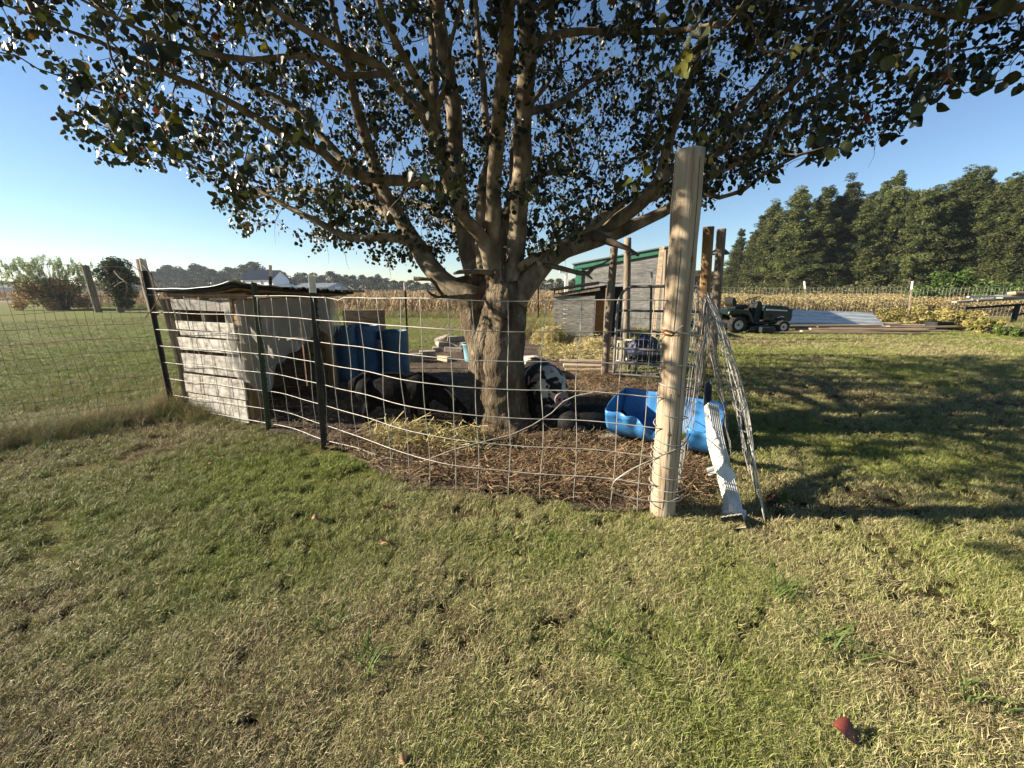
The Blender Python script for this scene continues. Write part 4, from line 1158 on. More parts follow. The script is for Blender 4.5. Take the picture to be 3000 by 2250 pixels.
def sid(u, v):
    L0, L1 = [P(2066, 1221, 2.62), P(2072, 1300, 2.46), P(2085, 1350, 2.36), P(2096, 1388, 2.27)], [P(2072, 1218, 2.62), P(2112, 1290, 2.44), P(2124, 1340, 2.34), P(2118, 1353, 2.26)]
    k = min(2, int(v * 3)); t = v * 3 - k
    p = L0[k].lerp(L0[k + 1], t).lerp(L1[k].lerp(L1[k + 1], t), u)
    return p - O_ + Vector((0, -.03, .02)) * math.sin(PI * u) + Vector((0, -.004, .0025)) * math.sin(v * 44 + u * 5) * math.sin(PI * u)
mb.grid(sid, 8, 40); mb.build('siding_panel', VINYL, sc_, smooth=True, solid=.003)
mb = MB(); mb.grid(lambda u, v: P(2118 + 38 * u - 20 * v + 2, 1352 + 40 * u + 36 * v - 12 * u * v, 2.24 - .05 * v - .02 * u) - O_, 4, 4); mb.build('flap', VINYL, sc_, solid=.003)
mb = MB(); mb.grid(lambda u, v: P(2070 + 20 * u + 6 * v, 1372 - 6 * u + 22 * v, 2.27 - .03 * v) - O_, 3, 3); mb.build('flap', VINYL, sc_, solid=.003)
mb = MB(); mb.grid(lambda u, v: P(2064 + 24 * u - 4 * v, 1125 - 22 * u + 70 * v, 2.95 + .1 * math.sin(u * 3)), 5, 5)
tag(mb.build('plastic_scrap', METALR, smooth=True, solid=.004), 'dark bent plastic scrap caught behind the wire mesh', 'plastic scrap')

# torn half drum used as a trough
trough = thing('half_drum', 'blue plastic drum cut in half with torn rim, lying behind the corner post', 'half drum', G(1915, 1325)); HO = trough.location.copy()
pA, pB = Vector((.90, 3.34, .37)), Vector((1.62, 2.92, .34)); axd = (pB - pA).normalized(); Rr = .29
sdv = Vector((axd.y, -axd.x, 0)).normalized()       # toward the viewer
upv = (Vector((0, 0, 1)) * .99 + sdv * .10).normalized(); sdw = (sdv - upv * sdv.dot(upv)).normalized()
def shell(u, v):
    tear = .03 * noise.noise(Vector((u * 7, 3, 1))) + .025 * noise.noise(Vector((u * 22, 3, 1)))
    a0 = -.06; a1 = PI + .02 + tear - .40 * math.exp(-((u - .48) / .15) ** 2) - .12 * math.exp(-((u - .85) / .1) ** 2)
    a = a0 + (a1 - a0) * v
    r = Rr * (1 + .012 * math.sin(u * 40) * (abs(u - .3) < .06 or abs(u - .7) < .06)) 
    c = pA.lerp(pB, u)
    q = c - sdw * math.cos(a) * r - upv * math.sin(a) * r
    q += sdw * .05 * max(0, v - .85) * 4 * noise.noise(Vector((u * 12, v * 2, 5)))
    return q - HO
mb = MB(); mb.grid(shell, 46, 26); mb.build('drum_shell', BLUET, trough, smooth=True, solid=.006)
mb = MB()
def endcap(u, v):
    a = (PI + .04) * u - .02; r = Rr * v; return pA - axd * (.03 * (1 - v * v)) - sdw * math.cos(a) * r - upv * math.sin(a) * r - HO
mb.grid(endcap, 26, 6); mb.build('drum_end', BLUET, trough, smooth=True, solid=.006)
mb = MB()
mb.grid(lambda u, v: pB - sdw * math.cos(PI * u) * Rr * v * (1 - .0 * v) - upv * math.sin(PI * u) * Rr * v - HO if v > .0 else pB - upv * Rr * .5 - HO, 20, 5)

# ------------------------------------------------------------------ the left shed
K = G(741, 1240); e2 = (G(985, 1143) - K); e2l = e2.length; e2 = e2.normalized(); e1 = Vector((-.93, .37, 0)).normalized(); W1 = .98
nf = Vector((-e1.y, e1.x, 0)); nf = nf if nf.y < 0 else -nf          # outward of the plank wall
ns = Vector((e2.y, -e2.x, 0))                                        # outward of the open side
shed = thing('animal_shed', 'low patched shed of peeling white planks with plastic sheet over its open side', 'shed', K); KO = K.copy()
yaw1 = math.atan2(e1.y, e1.x)
def rotz(a): return Matrix.Rotation(a, 3, 'Z')
for (z0, z1, x0, x1, off) in [(1.09, 1.205, .02, .90, 0), (.895, .99, .0, .88, .004), (.828, .885, .02, .86, -.008), (.69, .822, .0, .90, .004), (.46, .662, .01, .90, -.004), (.24, .447, .0, .92, .006), (.0, .233, .03, .92, -.002)]:
    mb = MB(); c = e1 * ((x0 + x1) / 2) + nf * (.012 + off) + Vector((0, 0, (z0 + z1) / 2)); mb.box(c, (x1 - x0, .020, z1 - z0 - .010), rotz(yaw1 + random.gauss(0, .004)), .004)
    mb.build('plank', WHITEPL if z1 < 1.15 else GREYPL, shed, bevel=.002)  # top plank is grey: shade of the roof overhang put into its colour
for d_, m_, w_ in ((.88, OLDW, .075), (.02, BROWNW, .07), (.50, OLDW, .05)):
    mb = MB(); mb.box(e1 * d_ - nf * .045 + Vector((0, 0, .6)), (w_, .07, 1.22), rotz(yaw1), .004); mb.build('upright', m_, shed, bevel=.004)
for q in ((.94, .03), (1.02, .0)):
    mb = MB(); c0 = e1 * q[0]; mb.tube([c0 + Vector((0, 0, .0)), c0 + Vector((.02, 0, .5)), c0 + Vector((-.03, 0, 1.2))], [.028, .026, .022], 6, True, .2, 1, 6); mb.build('upright', OLDW, shed)
yaw2 = math.atan2(e2.y, e2.x)
mb = MB(); mb.box(e2 * e2l - ns * .03 + Vector((0, 0, .6)), (.10, .06, 1.2), rotz(yaw2), .004); mb.build('upright', BROWNW, shed, bevel=.004)
mb = MB(); mb.box(e2 * .10 - ns * .02 + Vector((0, 0, .2)), (.13, .03, .40), rotz(yaw2), .004); mb.build('kick_board', BROWNW, shed, bevel=.003)
for (z, th) in ((1.165, .09),):
    mb = MB(); mb.box(e2 * (e2l / 2 + .03) - ns * .018 + Vector((0, 0, z)), (e2l + .1, .036, th), rotz(yaw2)); mb.build('header_beam', BROWNW, shed, bevel=.004)
mb = MB(); mb.box(e1 * .42 - nf * .0 + Vector((0, 0, 1.238)), (1.15, .05, .05), rotz(yaw1), .004); mb.build('rafter', BROWNW, shed, bevel=.003)
# inside walls (boards)
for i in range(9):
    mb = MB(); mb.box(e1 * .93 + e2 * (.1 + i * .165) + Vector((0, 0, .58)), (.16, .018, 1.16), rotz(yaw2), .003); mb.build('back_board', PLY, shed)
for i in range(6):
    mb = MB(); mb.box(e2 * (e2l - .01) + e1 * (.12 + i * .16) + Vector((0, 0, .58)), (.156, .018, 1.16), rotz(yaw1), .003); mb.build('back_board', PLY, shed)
# roof: bent tin over a tarred board
RA, RB, RC = P(432, 849, 4.10), P(681, 836, 3.52), P(1040, 857, 5.55); RD = RA + (RC - RB) + Vector((0, 0, .0))
def roofp(u, v, dz, amp=.006, over=0):
    p = RB.lerp(RA, u).lerp(RC.lerp(RD, u), v)
    sag = -.018 * math.sin(PI * u) * (1 - v); up = .03 * math.exp(-(u / .12) ** 2) * math.exp(-(v / .15) ** 2)
    return p - KO + Vector((0, 0, dz + sag + up + amp * math.sin(v * 60) + .010 * noise.noise(Vector((u * 5, v * 6, 2)))))
mb = MB(); mb.grid(lambda u, v: roofp(u, v, .012, .004), 20, 64); mb.build('roof_sheet', TINROOF, shed, solid=.003, smooth=True)
mb = MB(); mb.grid(lambda u, v: roofp(.03 + u * .94, .02 + v * .99, -.012, .0), 12, 24); mb.build('roof_board', TAR, shed, solid=.02)
mb = MB(); mb.grid(lambda u, v: roofp(u * .8 + .06, v * .9 + .05, -.034 - .004 * u, .0), 8, 8); mb.build('roof_board', BROWNW, shed, solid=.016)
mb = MB(); mb.grid(lambda u, v: roofp(-.03 + u * .1, .35 + v * .62, .004 + .006 * math.sin(v * 90), .008), 6, 60); mb.build('tar_edge', TAR, shed, solid=.016)
brd = MB(); brd.tube([P(985, 853, 5.2), P(1067, 853, 5.6)], [.02, .016], 4); 
tag(brd.build('board', LUMBER), 'pale board end sticking out on the right of the shed roof', 'board')
# plastic sheet
def sheet(u, v):
    s = -.03 + u * (e2l + .10)
    prof = np.interp(s, np.array([-.03, .05, .12, .2, .3, .45, .6, .75, .9, 1.0, 1.2]) * 1.3, [.45, .32, .25, .30, .52, .60, .66, .74, .80, .70, .76])
    z = 1.20 + (prof - 1.20) * v
    fold = .03 * noise.noise(Vector((s * 6, v * 1.2, 3))) + .012 * math.sin(s * 30 + 2 * noise.noise(Vector((s * 3, v * 2, 1))) * 3)
    return e2 * s + ns * (.03 + fold * (.2 + v)) + Vector((0, 0, z + .02 * noise.noise(Vector((s * 14, 0, v)))))
mb = MB(); mb.grid(sheet, 60, 26); mb.build('plastic_sheet', PLASTIC, shed, smooth=True)
def sheet2(u, v):
    s = -.01 + u * .17; z = 1.18 + (.42 + .1 * u - 1.18) * v; s2 = s + .05 * (1 - v) - .02
    return e1 * s2 * (.4 + .9 * v) + nf * (.035 + .012 * math.sin(u * 9 + v * 5) + .02 * noise.noise(Vector((u * 3, v * 5, 7)))) + Vector((0, 0, z))
mb = MB(); mb.grid(sheet2, 14, 22); mb.build('plastic_sheet', PLASTIC, shed, smooth=True)
def sheet3(u, v):
    s = e2l + .02 + u * .13 * (.3 + .9 * v); z = 1.19 - v * (.40 + .06 * math.sin(u * 21))
    return e2 * s + ns * (.02 + .03 * u + .03 * noise.noise(Vector((u * 4, v * 6, 11)))) + Vector((0, 0, z))
mb = MB(); mb.grid(sheet3, 12, 20); mb.build('plastic_sheet', PLASTIC, shed, smooth=True)

# ------------------------------------------------------------------ drums, buckets, blocks
def drum(px, base_py, top_py, w, label, m, Yo=0):
    b = G(px, base_py); b.y += w / 2 / F * b.y * .9 + Yo; d = b.y * CP + EYE * SP; r = w / 2 * d / F; h = P(px, top_py, b.y - r).z
    t = thing('plastic_drum', label, 'drum', b, random.uniform(0, 3))
    pr = [(r * .9, 0.0), (r * .97, .02), (r, .05)]
    n = 14
    for i in range(n): z = .06 + (h - .07) * i / (n - 1); pr.append((r * (1 + (.018 if i in (4, 9) else 0)) * (1 + .008 * math.sin(i)), z))
    pr += [(r * .985, h), (r * .955, h - .004), (r * .94, h * .6), (r * .92, .05), (0.001, .04)]
    mb = MB(); mb.lathe(pr, 26); mb.build('drum_body', m, t, smooth=True); return t
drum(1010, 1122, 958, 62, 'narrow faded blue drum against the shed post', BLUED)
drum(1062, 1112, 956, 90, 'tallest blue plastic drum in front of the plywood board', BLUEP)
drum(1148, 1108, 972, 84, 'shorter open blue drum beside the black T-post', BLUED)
mb = MB(); mb.box((0, 0, 0), (.045, .06, .10), None, .005); t = P(1112, 1008, 5.4)
tag(mb.build('rag', HORN, loc=t), 'small pale scrap stuck between the two blue drums', 'scrap')
pA_, pB_ = P(1006, 940, 7.35), P(1127, 940, 7.35)
mb = MB(); zc = (P(1060, 908, 7.35).z) / 2; mb.box(((pA_.x + pB_.x) / 2, 7.35, zc), (pB_.x - pA_.x, .02, zc * 2), None, .01)
tag(mb.build('plywood_board', PLY), 'dark weathered plywood board standing behind the drums', 'board')
def bucket(px, py, w, h_px, label, m, name='bucket'):
    b = G(px, py); d = b.y * CP + EYE * SP; r = w / 2 * d / F; h = h_px * d / F
    t = thing(name, label, 'bucket', b)
    mb = MB(); mb.lathe([(.001, .01), (r * .78, .0), (r * .8, .01), (r * .97, h * .95), (r * 1.05, h * .96), (r * 1.05, h), (r * .95, h), (r * .76, .02), (.001, .02)], 24); mb.build('bucket_body', m, t, smooth=True)
    mb = MB(); mb.tube([(r * 1.05 * math.cos(a), r * .3 * math.sin(a) - r * .6, h * .93 - .10 * math.sin(a)) for a in np.linspace(0, PI, 12)], .003, 5); mb.build('handle', RUSTW, t)
    return t
bucket(1385, 1058, 58, 52, 'pale blue bucket standing left of the tree trunk', PALEB)
for i, (px, py, w_, h_, m_, lab) in enumerate([(1212, 1062, .33, .16, STONE, 'leftmost grey concrete block of the rear pen edge'), (1253, 1052, .30, .16, STONE, 'second concrete block of the rear pen edge')]):
    p = G(px, py); mb = MB(); mb.box((0, 0, h_ / 2), (w_, .18, h_), rotz(.25), .006); tag(mb.build('concrete_block', m_, loc=p, bevel=.008), lab, 'block')
p = G(1300, 1058); mb = MB()
for k in (-.10, 0, .10): mb.box((k, 0, .045), (.094, .075, .085), None, .003)
o = mb.v; mb2 = MB(); mb2.box((0, 0, .05), (.30, .09, .09), None, .004); tag(mb2.build('timber_block', LUMBER, loc=p, rot=(0, 0, -.7), bevel=.006), 'short sunlit timber block lying behind the goat', 'timber')
rs = []
for (px, py, z, a, sx) in [(1290, 1030, .0, .2, .34), (1330, 1032, .0, -.1, .4), (1365, 1028, .0, .3, .36), (1305, 1028, .10, .5, .38), (1350, 1028, .11, -.3, .36), (1335, 1028, .21, .1, .34), (1300, 1026, .20, -.4, .26), (1372, 1026, .20, .5, .28)]:
    p = G(px, py); rs.append(p); mb = MB(); mb.box((0, 0, .055), (sx, .24, .10), None, .02)
    o = tag(mb.build('stone_slab', STONE, loc=p + Vector((0, 0, z)), rot=(random.gauss(0, .1), random.gauss(0, .12), a), bevel=.012), 'rough stone slab in the low heap left of the trunk', 'stone', 'stone slabs heaped left of the trunk')

# ------------------------------------------------------------------ animals (one continuous skin each)
def body(name, parts, m, parent, vox=.011, sm=6):
    mb = MB()
    for p in parts:
        if p[0] == 'b':
            _, c, r, rotm = p; mb.ball(c, r, 18, rotm)
        else:
            _, pts, rr = p; W, r2 = smooth_path([Vector(q) for q in pts], rr, .03); mb.tube(W, r2, 14); mb.ball(W[0], r2[0], 12); mb.ball(W[-1], r2[-1], 12)
    o = mb.build(name, m, parent, smooth=True)
    md = o.modifiers.new('remesh', 'REMESH'); md.mode = 'VOXEL'; md.voxel_size = vox; md.use_smooth_shade = True
    s = o.modifiers.new('smooth', 'SMOOTH'); s.factor = .5; s.iterations = sm
    return o
RY = lambda a: Matrix.Rotation(a, 3, 'Y')
goat = thing('goat', 'black horned goat with tan cheek grazing head down in the shade', 'goat', (-1.10, 3.66, 0), R(-3))
body('goat_body', [
    ('b', (.20, 0, .37), (.19, .125, .165), None), ('b', (-.02, 0, .365), (.28, .15, .175), RY(.03)), ('b', (-.24, 0, .41), (.16, .115, .14), None),
    ('t', [(.24, 0, .42), (.36, 0, .40), (.47, 0, .31), (.56, -.01, .245)], [.13, .10, .075, .058]),
    ('t', [(.55, -.01, .25), (.62, -.02, .18), (.69, -.03, .075)], [.066, .055, .036]), ('b', (.655, -.025, .10), (.035, .03, .05), RY(.5)),
    ('t', [(-.25, -.075, .38), (-.20, -.085, .27), (-.27, -.085, .175), (-.275, -.085, .14), (-.25, -.085, .05), (-.235, -.085, .025)], [.10, .065, .032, .026, .021, .026]),
    ('t', [(-.28, .075, .38), (-.26, .085, .27), (-.345, .085, .175), (-.35, .085, .14), (-.33, .085, .05), (-.315, .085, .025)], [.10, .065, .032, .026, .021, .026]),
    ('t', [(.20, -.075, .33), (.19, -.08, .2), (.20, -.08, .13), (.20, -.08, .03)], [.065, .036, .028, .024]),
    ('t', [(.24, .075, .33), (.26, .08, .2), (.27, .08, .13), (.25, .08, .03)], [.065, .036, .028, .024]),
    ('t', [(-.37, 0, .46), (-.42, 0, .43), (-.43, 0, .33)], [.035, .03, .014])], GOATM, goat, .009, 4)
for s in (-1, 1):
    W, _ = smooth_path([Vector((.565, s * .03 - .01, .29)), Vector((.55, s * .04 - .01, .33)), Vector((.525, s * .05 - .01, .372)), Vector((.485, s * .062 - .01, .41))], [0] * 4, .015)
    mb = MB(); mb.tube(W, [.019 * (1 - .8 * i / len(W)) for i in range(len(W))], 10); mb.build('horn', HORN, goat, smooth=True)
    mb = MB(); mb.grid(lambda u, v: Vector((.575 - .09 * v + .012 * math.sin(PI * u), s * (.055 + .055 * v) - .01, .235 + (u - .5) * .05 * math.sin(PI * min(1, v * .8 + .2)) - .05 * v)), 5, 6); mb.build('ear', GOATM, goat, smooth=True, solid=.006)
    mb = MB(); mb.ball((.627, s * .054 - .02, .195), (.012, .008, .012), 10); mb.build('eye', EYEM if s > 0 else HORN, goat, smooth=True)
mb = MB(); mb.ball((.618, -.062, .135), (.028, .012, .050), 12, RY(.55)); mb.build('cheek_patch', GOATT, goat, smooth=True)
for (x, y) in ((-.235, -.085), (-.315, .085), (.20, -.08), (.25, .08)):
    mb = MB(); mb.tube([(x + .005, y, .04), (x + .012, y, .0)], [.023, .028], 8); mb.build('hoof', TAR, goat)

def pig_mat():
    m = mat('pig_coat', [(.012, .011, .010, 0), (.012, .011, .010, .49), (.40, .36, .28, .52), (.58, .53, .44, .7), (.62, .58, .50, 1)], scale=7.0, detail=2, bump=.9, bscale=80, bdist=.006, rough=.8, dist=.5, bstretch=(1, 1, .3))
    nt = m.node_tree; N = nt.nodes; L = nt.links
    nzn = [n for n in N if n.type == 'TEX_NOISE' and abs(n.inputs['Scale'].default_value - 7.0) < .01][0]; cr = [n for n in N if n.type == 'VALTORGB'][0]
    tc = N.new('ShaderNodeTexCoord'); sx = N.new('ShaderNodeSeparateXYZ'); L.new(tc.outputs['Object'], sx.inputs[0])
    mr = N.new('ShaderNodeMapRange'); mr.inputs[1].default_value = -.6; mr.inputs[2].default_value = .8; L.new(sx.outputs[0], mr.inputs[0])
    bands = ramp(nt, [(.62, .62, .62, 0), (.64, .64, .64, .40), (.36, .36, .36, .46), (.36, .36, .36, .52), (.60, .60, .60, .56), (.36, .36, .36, .60), (.38, .38, .38, .68), (.52, .52, .52, .73), (.50, .50, .50, .88), (.60, .60, .60, 1)]); L.new(mr.outputs[0], bands.inputs[0])
    ad = N.new('ShaderNodeMath'); ad.operation = 'ADD'; L.new(bands.outputs[0], ad.inputs[0]); L.new(nzn.outputs['Fac'], ad.inputs[1])
    sb = N.new('ShaderNodeMath'); sb.operation = 'SUBTRACT'; sb.inputs[1].default_value = .5; L.new(ad.outputs[0], sb.inputs[0]); L.new(sb.outputs[0], cr.inputs[0])
    return m
PIGM = pig_mat()
pig = thing('pig', 'black and white spotted pig standing behind the trunk facing the viewer', 'pig', (.26, 4.16, 0), math.atan2(-1, .26))
body('pig_body', [
    ('b', (-.12, 0, .37), (.42, .235, .225), None), ('b', (.22, 0, .37), (.24, .215, .215), None), ('b', (-.38, 0, .36), (.2, .2, .2), None),
    ('t', [(.26, 0, .40), (.42, 0, .42), (.56, 0, .375)], [.17, .165, .12]), ('b', (.47, 0, .29), (.13, .12, .10), None),
    ('t', [(.56, 0, .37), (.66, 0, .345)], [.09, .066]), ('b', (.46, -.10, .30), (.09, .06, .09), None), ('b', (.46, .10, .30), (.09, .06, .09), None),
    ('t', [(.55, 0, .265), (.62, 0, .255)], [.06, .042]),
    ('t', [(.26, -.12, .3), (.28, -.125, .14), (.30, -.125, .03)], [.085, .05, .042]), ('t', [(.24, .12, .3), (.24, .125, .14), (.25, .125, .03)], [.085, .05, .042]),
    ('t', [(-.34, -.12, .3), (-.36, -.13, .16), (-.38, -.13, .1), (-.35, -.13, .03)], [.10, .055, .045, .042]), ('t', [(-.34, .12, .3), (-.34, .13, .16), (-.38, .13, .1), (-.35, .13, .03)], [.10, .055, .045, .042]),
], PIGM, pig, .011, 5)
mb = MB(); mb.tube([(.690, 0, .343), (.742, 0, .338)], [.060, .067], 18); mb.build('snout', SNOUT, pig, smooth=False, bevel=.006)
for s in (-1, 1):
    mb = MB(); mb.ball((.744, s * .024, .338), (.006, .012, .016), 8); mb.build('nostril', TAR, pig)
    mb = MB(); mb.ball((.60, s * .090, .425), (.018, .016, .018), 10); mb.build('eye', EYEM, pig, smooth=True)
    mb = MB(); mb.grid(lambda u, v: Vector((.45 + .09 * v + .03 * math.sin(PI * u) * (1 - v), s * (.11 + .13 * v), .50 + .00 * v - .035 * v * v + (u - .5) * .11 * (1 - v * .85) * (.6 + .4 * math.sin(PI * v)))), 6, 8); mb.build('ear', PIGEAR, pig, smooth=True, solid=.008)
    mb = MB(); W, _ = smooth_path([Vector((.655, s * .045, .265)), Vector((.685, s * .080, .262)), Vector((.69, s * .105, .285))], [0] * 3, .01); mb.tube(W, [.008 * (1 - .7 * i / len(W)) for i in range(len(W))], 6); mb.build('tusk', TOOTH, pig, smooth=True)
    mb = MB(); mb.tube([(.295 if s < 0 else .25, s * .125, .035), (.31 if s < 0 else .265, s * .125, 0)], [.042, .048], 10); mb.build('trotter', PIGEAR, pig)
mb = MB(); mb.ball((.665, 0, .268), (.03, .06, .016), 12); mb.build('mouth', SNOUT, pig, smooth=True)
pig2 = thing('pig', 'black pig lying in deep shade to the right of the spotted pig', 'pig', (.74, 3.55, 0), R(8))
body('pig_body', [('b', (0, 0, .13), (.29, .17, .14), None), ('b', (-.20, -.02, .12), (.15, .14, .12), None), ('t', [(.22, 0, .13), (.32, -.04, .11), (.38, -.06, .08)], [.11, .085, .055]),
    ('t', [(.12, -.14, .07), (.22, -.2, .04), (.27, -.2, .03)], [.05, .035, .03]), ('t', [(-.16, -.13, .07), (-.08, -.2, .04), (-.02, -.2, .03)], [.06, .035, .03])], PIGBLK, pig2, .012, 5)
for s in (-1, 1):
    mb = MB(); mb.grid(lambda u, v: Vector((.29 - .05 * v, s * (.06 + .05 * v) - .03, .17 + .05 * v + (u - .5) * .06 * (1 - .8 * v))), 4, 5); mb.build('ear', PIGBLK, pig2, smooth=True, solid=.008)
# flat stones and timbers on the pen floor
for (px, py, a, sx, sy, m_, lab, cat_) in [(1800, 1290, .1, .30, .16, STONE, 'pale flat stone half buried left of the half drum', 'stone'), (1640, 1285, -.05, .55, .14, SOILM, 'long low earth-covered stone in front of the pigs', 'stone')]:
    mb = MB(); mb.ball((0, 0, .02), (sx / 2, sy / 2, .045), 14); tag(mb.build('flat_stone', m_, loc=G(px, py), rot=(0, 0, a), smooth=True), lab, cat_)
for i, (x0, x1, py) in enumerate([(1640, 1772, 1062), (1650, 1772, 1076), (1655, 1772, 1090)]):
    a_, b_ = G(x0, py), G(x1, py + 2); mb = MB(); mb.box(((a_.x + b_.x) / 2, (a_.y + b_.y) / 2, .03), ((b_ - a_).length, .17, .05), rotz(math.atan2(b_.y - a_.y, b_.x - a_.x)), .006)
    tag(mb.build('sleeper', LUMBER, bevel=.006), 'flat sunlit timber %s on the floor behind the spotted pig' % ['farthest of three', 'in the middle of three', 'nearest of three'][i], 'timber')
a_, b_ = G(1780, 1100), G(1925, 1108)
mb = MB(); mb.box(((a_.x + b_.x) / 2, (a_.y + b_.y) / 2, .03), ((b_ - a_).length + .5, .09, .09), rotz(math.atan2(b_.y - a_.y, b_.x - a_.x)), .006); tag(mb.build('sill_timber', OLDW, bevel=.006), 'grey timber lying on the ground under the gate', 'timber')

# ------------------------------------------------------------------ posts, gate and huts behind
def roundpost(base, top, w, label, m, n=14):
    d = base.y * CP + EYE * SP; r = w / 2 * d / F; t = top - base
    mb = MB(); mb.tube([t * (i / 12.0) for i in range(13)], [r * 1.02] * 13, n, True, .08, 1, 4); return tag(mb.build('wooden_post', m, loc=base, smooth=True), label, 'post')
gp = G(1770, 1105); roundpost(gp, P(1800, 722, gp.y), 21, 'dappled round gate post nearest the pig', OLDW)
p2 = G(1834, 1041); roundpost(p2, P(1839, 697, p2.y), 19, 'second round post, standing behind the gate', OLDW)
roundpost(Vector((2.60, 5.40, 0)), P(2076, 665, 5.4), 27, 'brown round post just right of the thick corner post', BROWNW)
roundpost(Vector((3.35, 6.6, 0)), P(2114, 671, 6.6), 23, 'grey round post farthest right behind the wire mesh', OLDW)
b_ = P(1912, 985, 9.5); b_.z = 0; tp = P(1940, 724, 10.2)
mb = MB(); v = tp - b_; q = v.to_track_quat('Z', 'Y').to_matrix(); mb.box(q @ Vector((0, 0, v.length / 2)), (.11, .07, v.length), q, .003)
tag(mb.build('timber', LUMBER, loc=b_, bevel=.004), 'pale new timber leaning against the barn wall', 'timber')
b_ = Vector((tp.x + .35, 10.6, 0)); tp2 = P(1953, 732, 10.6); mb = MB(); v = tp2 - b_; q = v.to_track_quat('Z', 'Y').to_matrix(); mb.box(q @ Vector((0, 0, v.length / 2)), (.15, .09, v.length), q)
tag(mb.build('timber', OLDW, loc=b_, bevel=.004), 'dark timber upright behind the pale leaning one', 'timber')
# bird feeder hood on the far post
fp = P(2108, 745, 6.95); t = thing('bird_feeder', 'dark dome-roofed bird feeder behind the far grey post', 'bird feeder', fp)
mb = MB(); mb.lathe([(.001, .10), (.07, .085), (.13, .04), (.165, 0), (.155, -.004), (.001, .05)], 20); mb.build('hood', HOODG, t, smooth=True)
mb = MB(); mb.tube([(0, 0, .05), (0, 0, -.22)], .035, 10); mb.build('seed_tube', DARKP, t)
mb = MB(); mb.tube([(0, 0, -.22), (0, 0, -fp.z)], .012, 8); mb.build('pole', TBLACK, t)
# tube gate
gate = thing('metal_gate', 'grey tubular steel gate with rounded corners behind the corner post', 'gate', gp)
def tubew(pts, r=.021):
    W, _ = smooth_path([Vector(p) for p in pts], [0] * len(pts), .05); mb = MB(); mb.tube([p - gp for p in W], r, 10); return mb
gx0, gx1 = Vector((1.50, 5.78, 0)), Vector((2.58, 5.36, 0)); gd = (gx1 - gx0)
def gq(t, z): return gx0 + gd * t + Vector((0, 0, z))
tubew([gq(0, .08), gq(0, .5), gq(0, 1.02), gq(.02, 1.17), gq(.07, 1.28), gq(.14, 1.325), gq(.3, 1.33), gq(.86, 1.33), gq(.93, 1.28), gq(.98, 1.17), gq(1, 1.02), gq(1, .08)]).build('gate_frame', TUBE, gate, smooth=True)
for z in (1.0, .72, .46, .26, .08): tubew([gq(0, z), gq(.5, z), gq(1, z)], .017).build('rail', TUBE, gate, smooth=True)
for k in range(1, 18): 
    mb = MB(); mb.tube([gq(k / 18, .08) - gp, gq(k / 18, .98) - gp], .0022, 4); mb.build('mesh_wire', RUSTW, gate)
for z in (.15, .3, .45, .6, .75, .9):
    mb = MB(); mb.tube([gq(0, z) - gp, gq(1, z) - gp], .0022, 4); mb.build('mesh_wire', RUSTW, gate)
# curled wire panel behind the gate
cw = thing('wire_mesh', 'curled roll of wire mesh standing behind the gate', 'wire mesh', (2.9, 7.9, 0)); CO = cw.location.copy()
for k in range(26):
    u = k / 25; a = -2.2 + 2.9 * u; c = Vector((3.0 + .62 * math.cos(a) + .25 * u, 8.2 + .5 * math.sin(a), 0))
    wire(cw, 'stay_wire', [c + Vector((.10 * math.sin(z * 2 + u * 3), 0, z)) for z in np.linspace(0, 1.12 + .12 * math.sin(u * 3), 8)], .004, RUSTW, 4, CO)
for z in np.linspace(.05, 1.1, 8):
    wire(cw, 'line_wire', [Vector((3.0 + .62 * math.cos(-2.2 + 2.9 * u) + .25 * u + .10 * math.sin(z * 2 + u * 3), 8.2 + .5 * math.sin(-2.2 + 2.9 * u), z)) for u in np.linspace(0, 1, 24)], .0035, RUSTW, 4, CO)
# slatted hut
hb = G(1620, 984); hut = thing('slatted_hut', 'small hut of grey horizontal slats with sloping dark roof behind the hay', 'hut', hb); HB = hb.copy()
hd = Vector((1, -.22, 0)).normalized(); hn = Vector((-hd.y * -1, -hd.x, 0)); hn = Vector((hd.y, -hd.x, 0)); ya = math.atan2(hd.y, hd.x); hw = 1.12; hh = 1.12
for i in range(9):
    z0 = i * hh / 9; mb = MB(); mb.box(hd * hw / 2 + Vector((0, 0, z0 + hh / 18 - .002)) + hn * random.uniform(-.004, .004), (hw, .022, hh / 9 - .014), rotz(ya) @ Matrix.Rotation(random.gauss(0, .006), 3, 'Y'), .003); mb.build('slat', GREYPL, hut)
hback = -hn
mb = MB(); mb.box(hd * (hw - .012) + hback * .45 + Vector((0, 0, .58)), (.02, .85, 1.16), rotz(ya)); mb.build('side_wall', PLY, hut)
mb = MB(); mb.box(hd * .012 + hback * .45 + Vector((0, 0, .55)), (.02, .85, 1.1), rotz(ya)); mb.build('side_wall', PLY, hut)
mb = MB(); mb.box(hd * (hw + .14) + hback * .32 + Vector((0, 0, .66)), (.24, .02, 1.30), rotz(ya)); mb.build('ply_panel', mat('orange_ply', [(.22, .12, .05), (.34, .20, .09)], scale=2, stretch=(1, 1, 6), dist=2, bump=.2), hut)
mb = MB(); mb.box(hd * (hw + .33) + hback * .0 + Vector((0, 0, .66)), (.10, .09, 1.32), rotz(ya), .004); mb.build('door_post', LUMBER, hut, bevel=.004)
mb = MB(); mb.box(hd * (hw + .55) + hback * .55 + Vector((0, 0, .68)), (.4, .02, 1.36), rotz(ya)); mb.build('back_wall', TAR, hut)
r0, r1 = P(1611, 848, hb.y - .1), P(1752, 827, hb.y - .35)
rv = r1 - r0; sl = math.atan2(rv.z, (rv.xy).length)
def hr(u, v, dz): 
    c = r0 - HB + rv * u * 1.02 + hback * v * 1.25; return c + Vector((0, 0, dz - .02 * v))
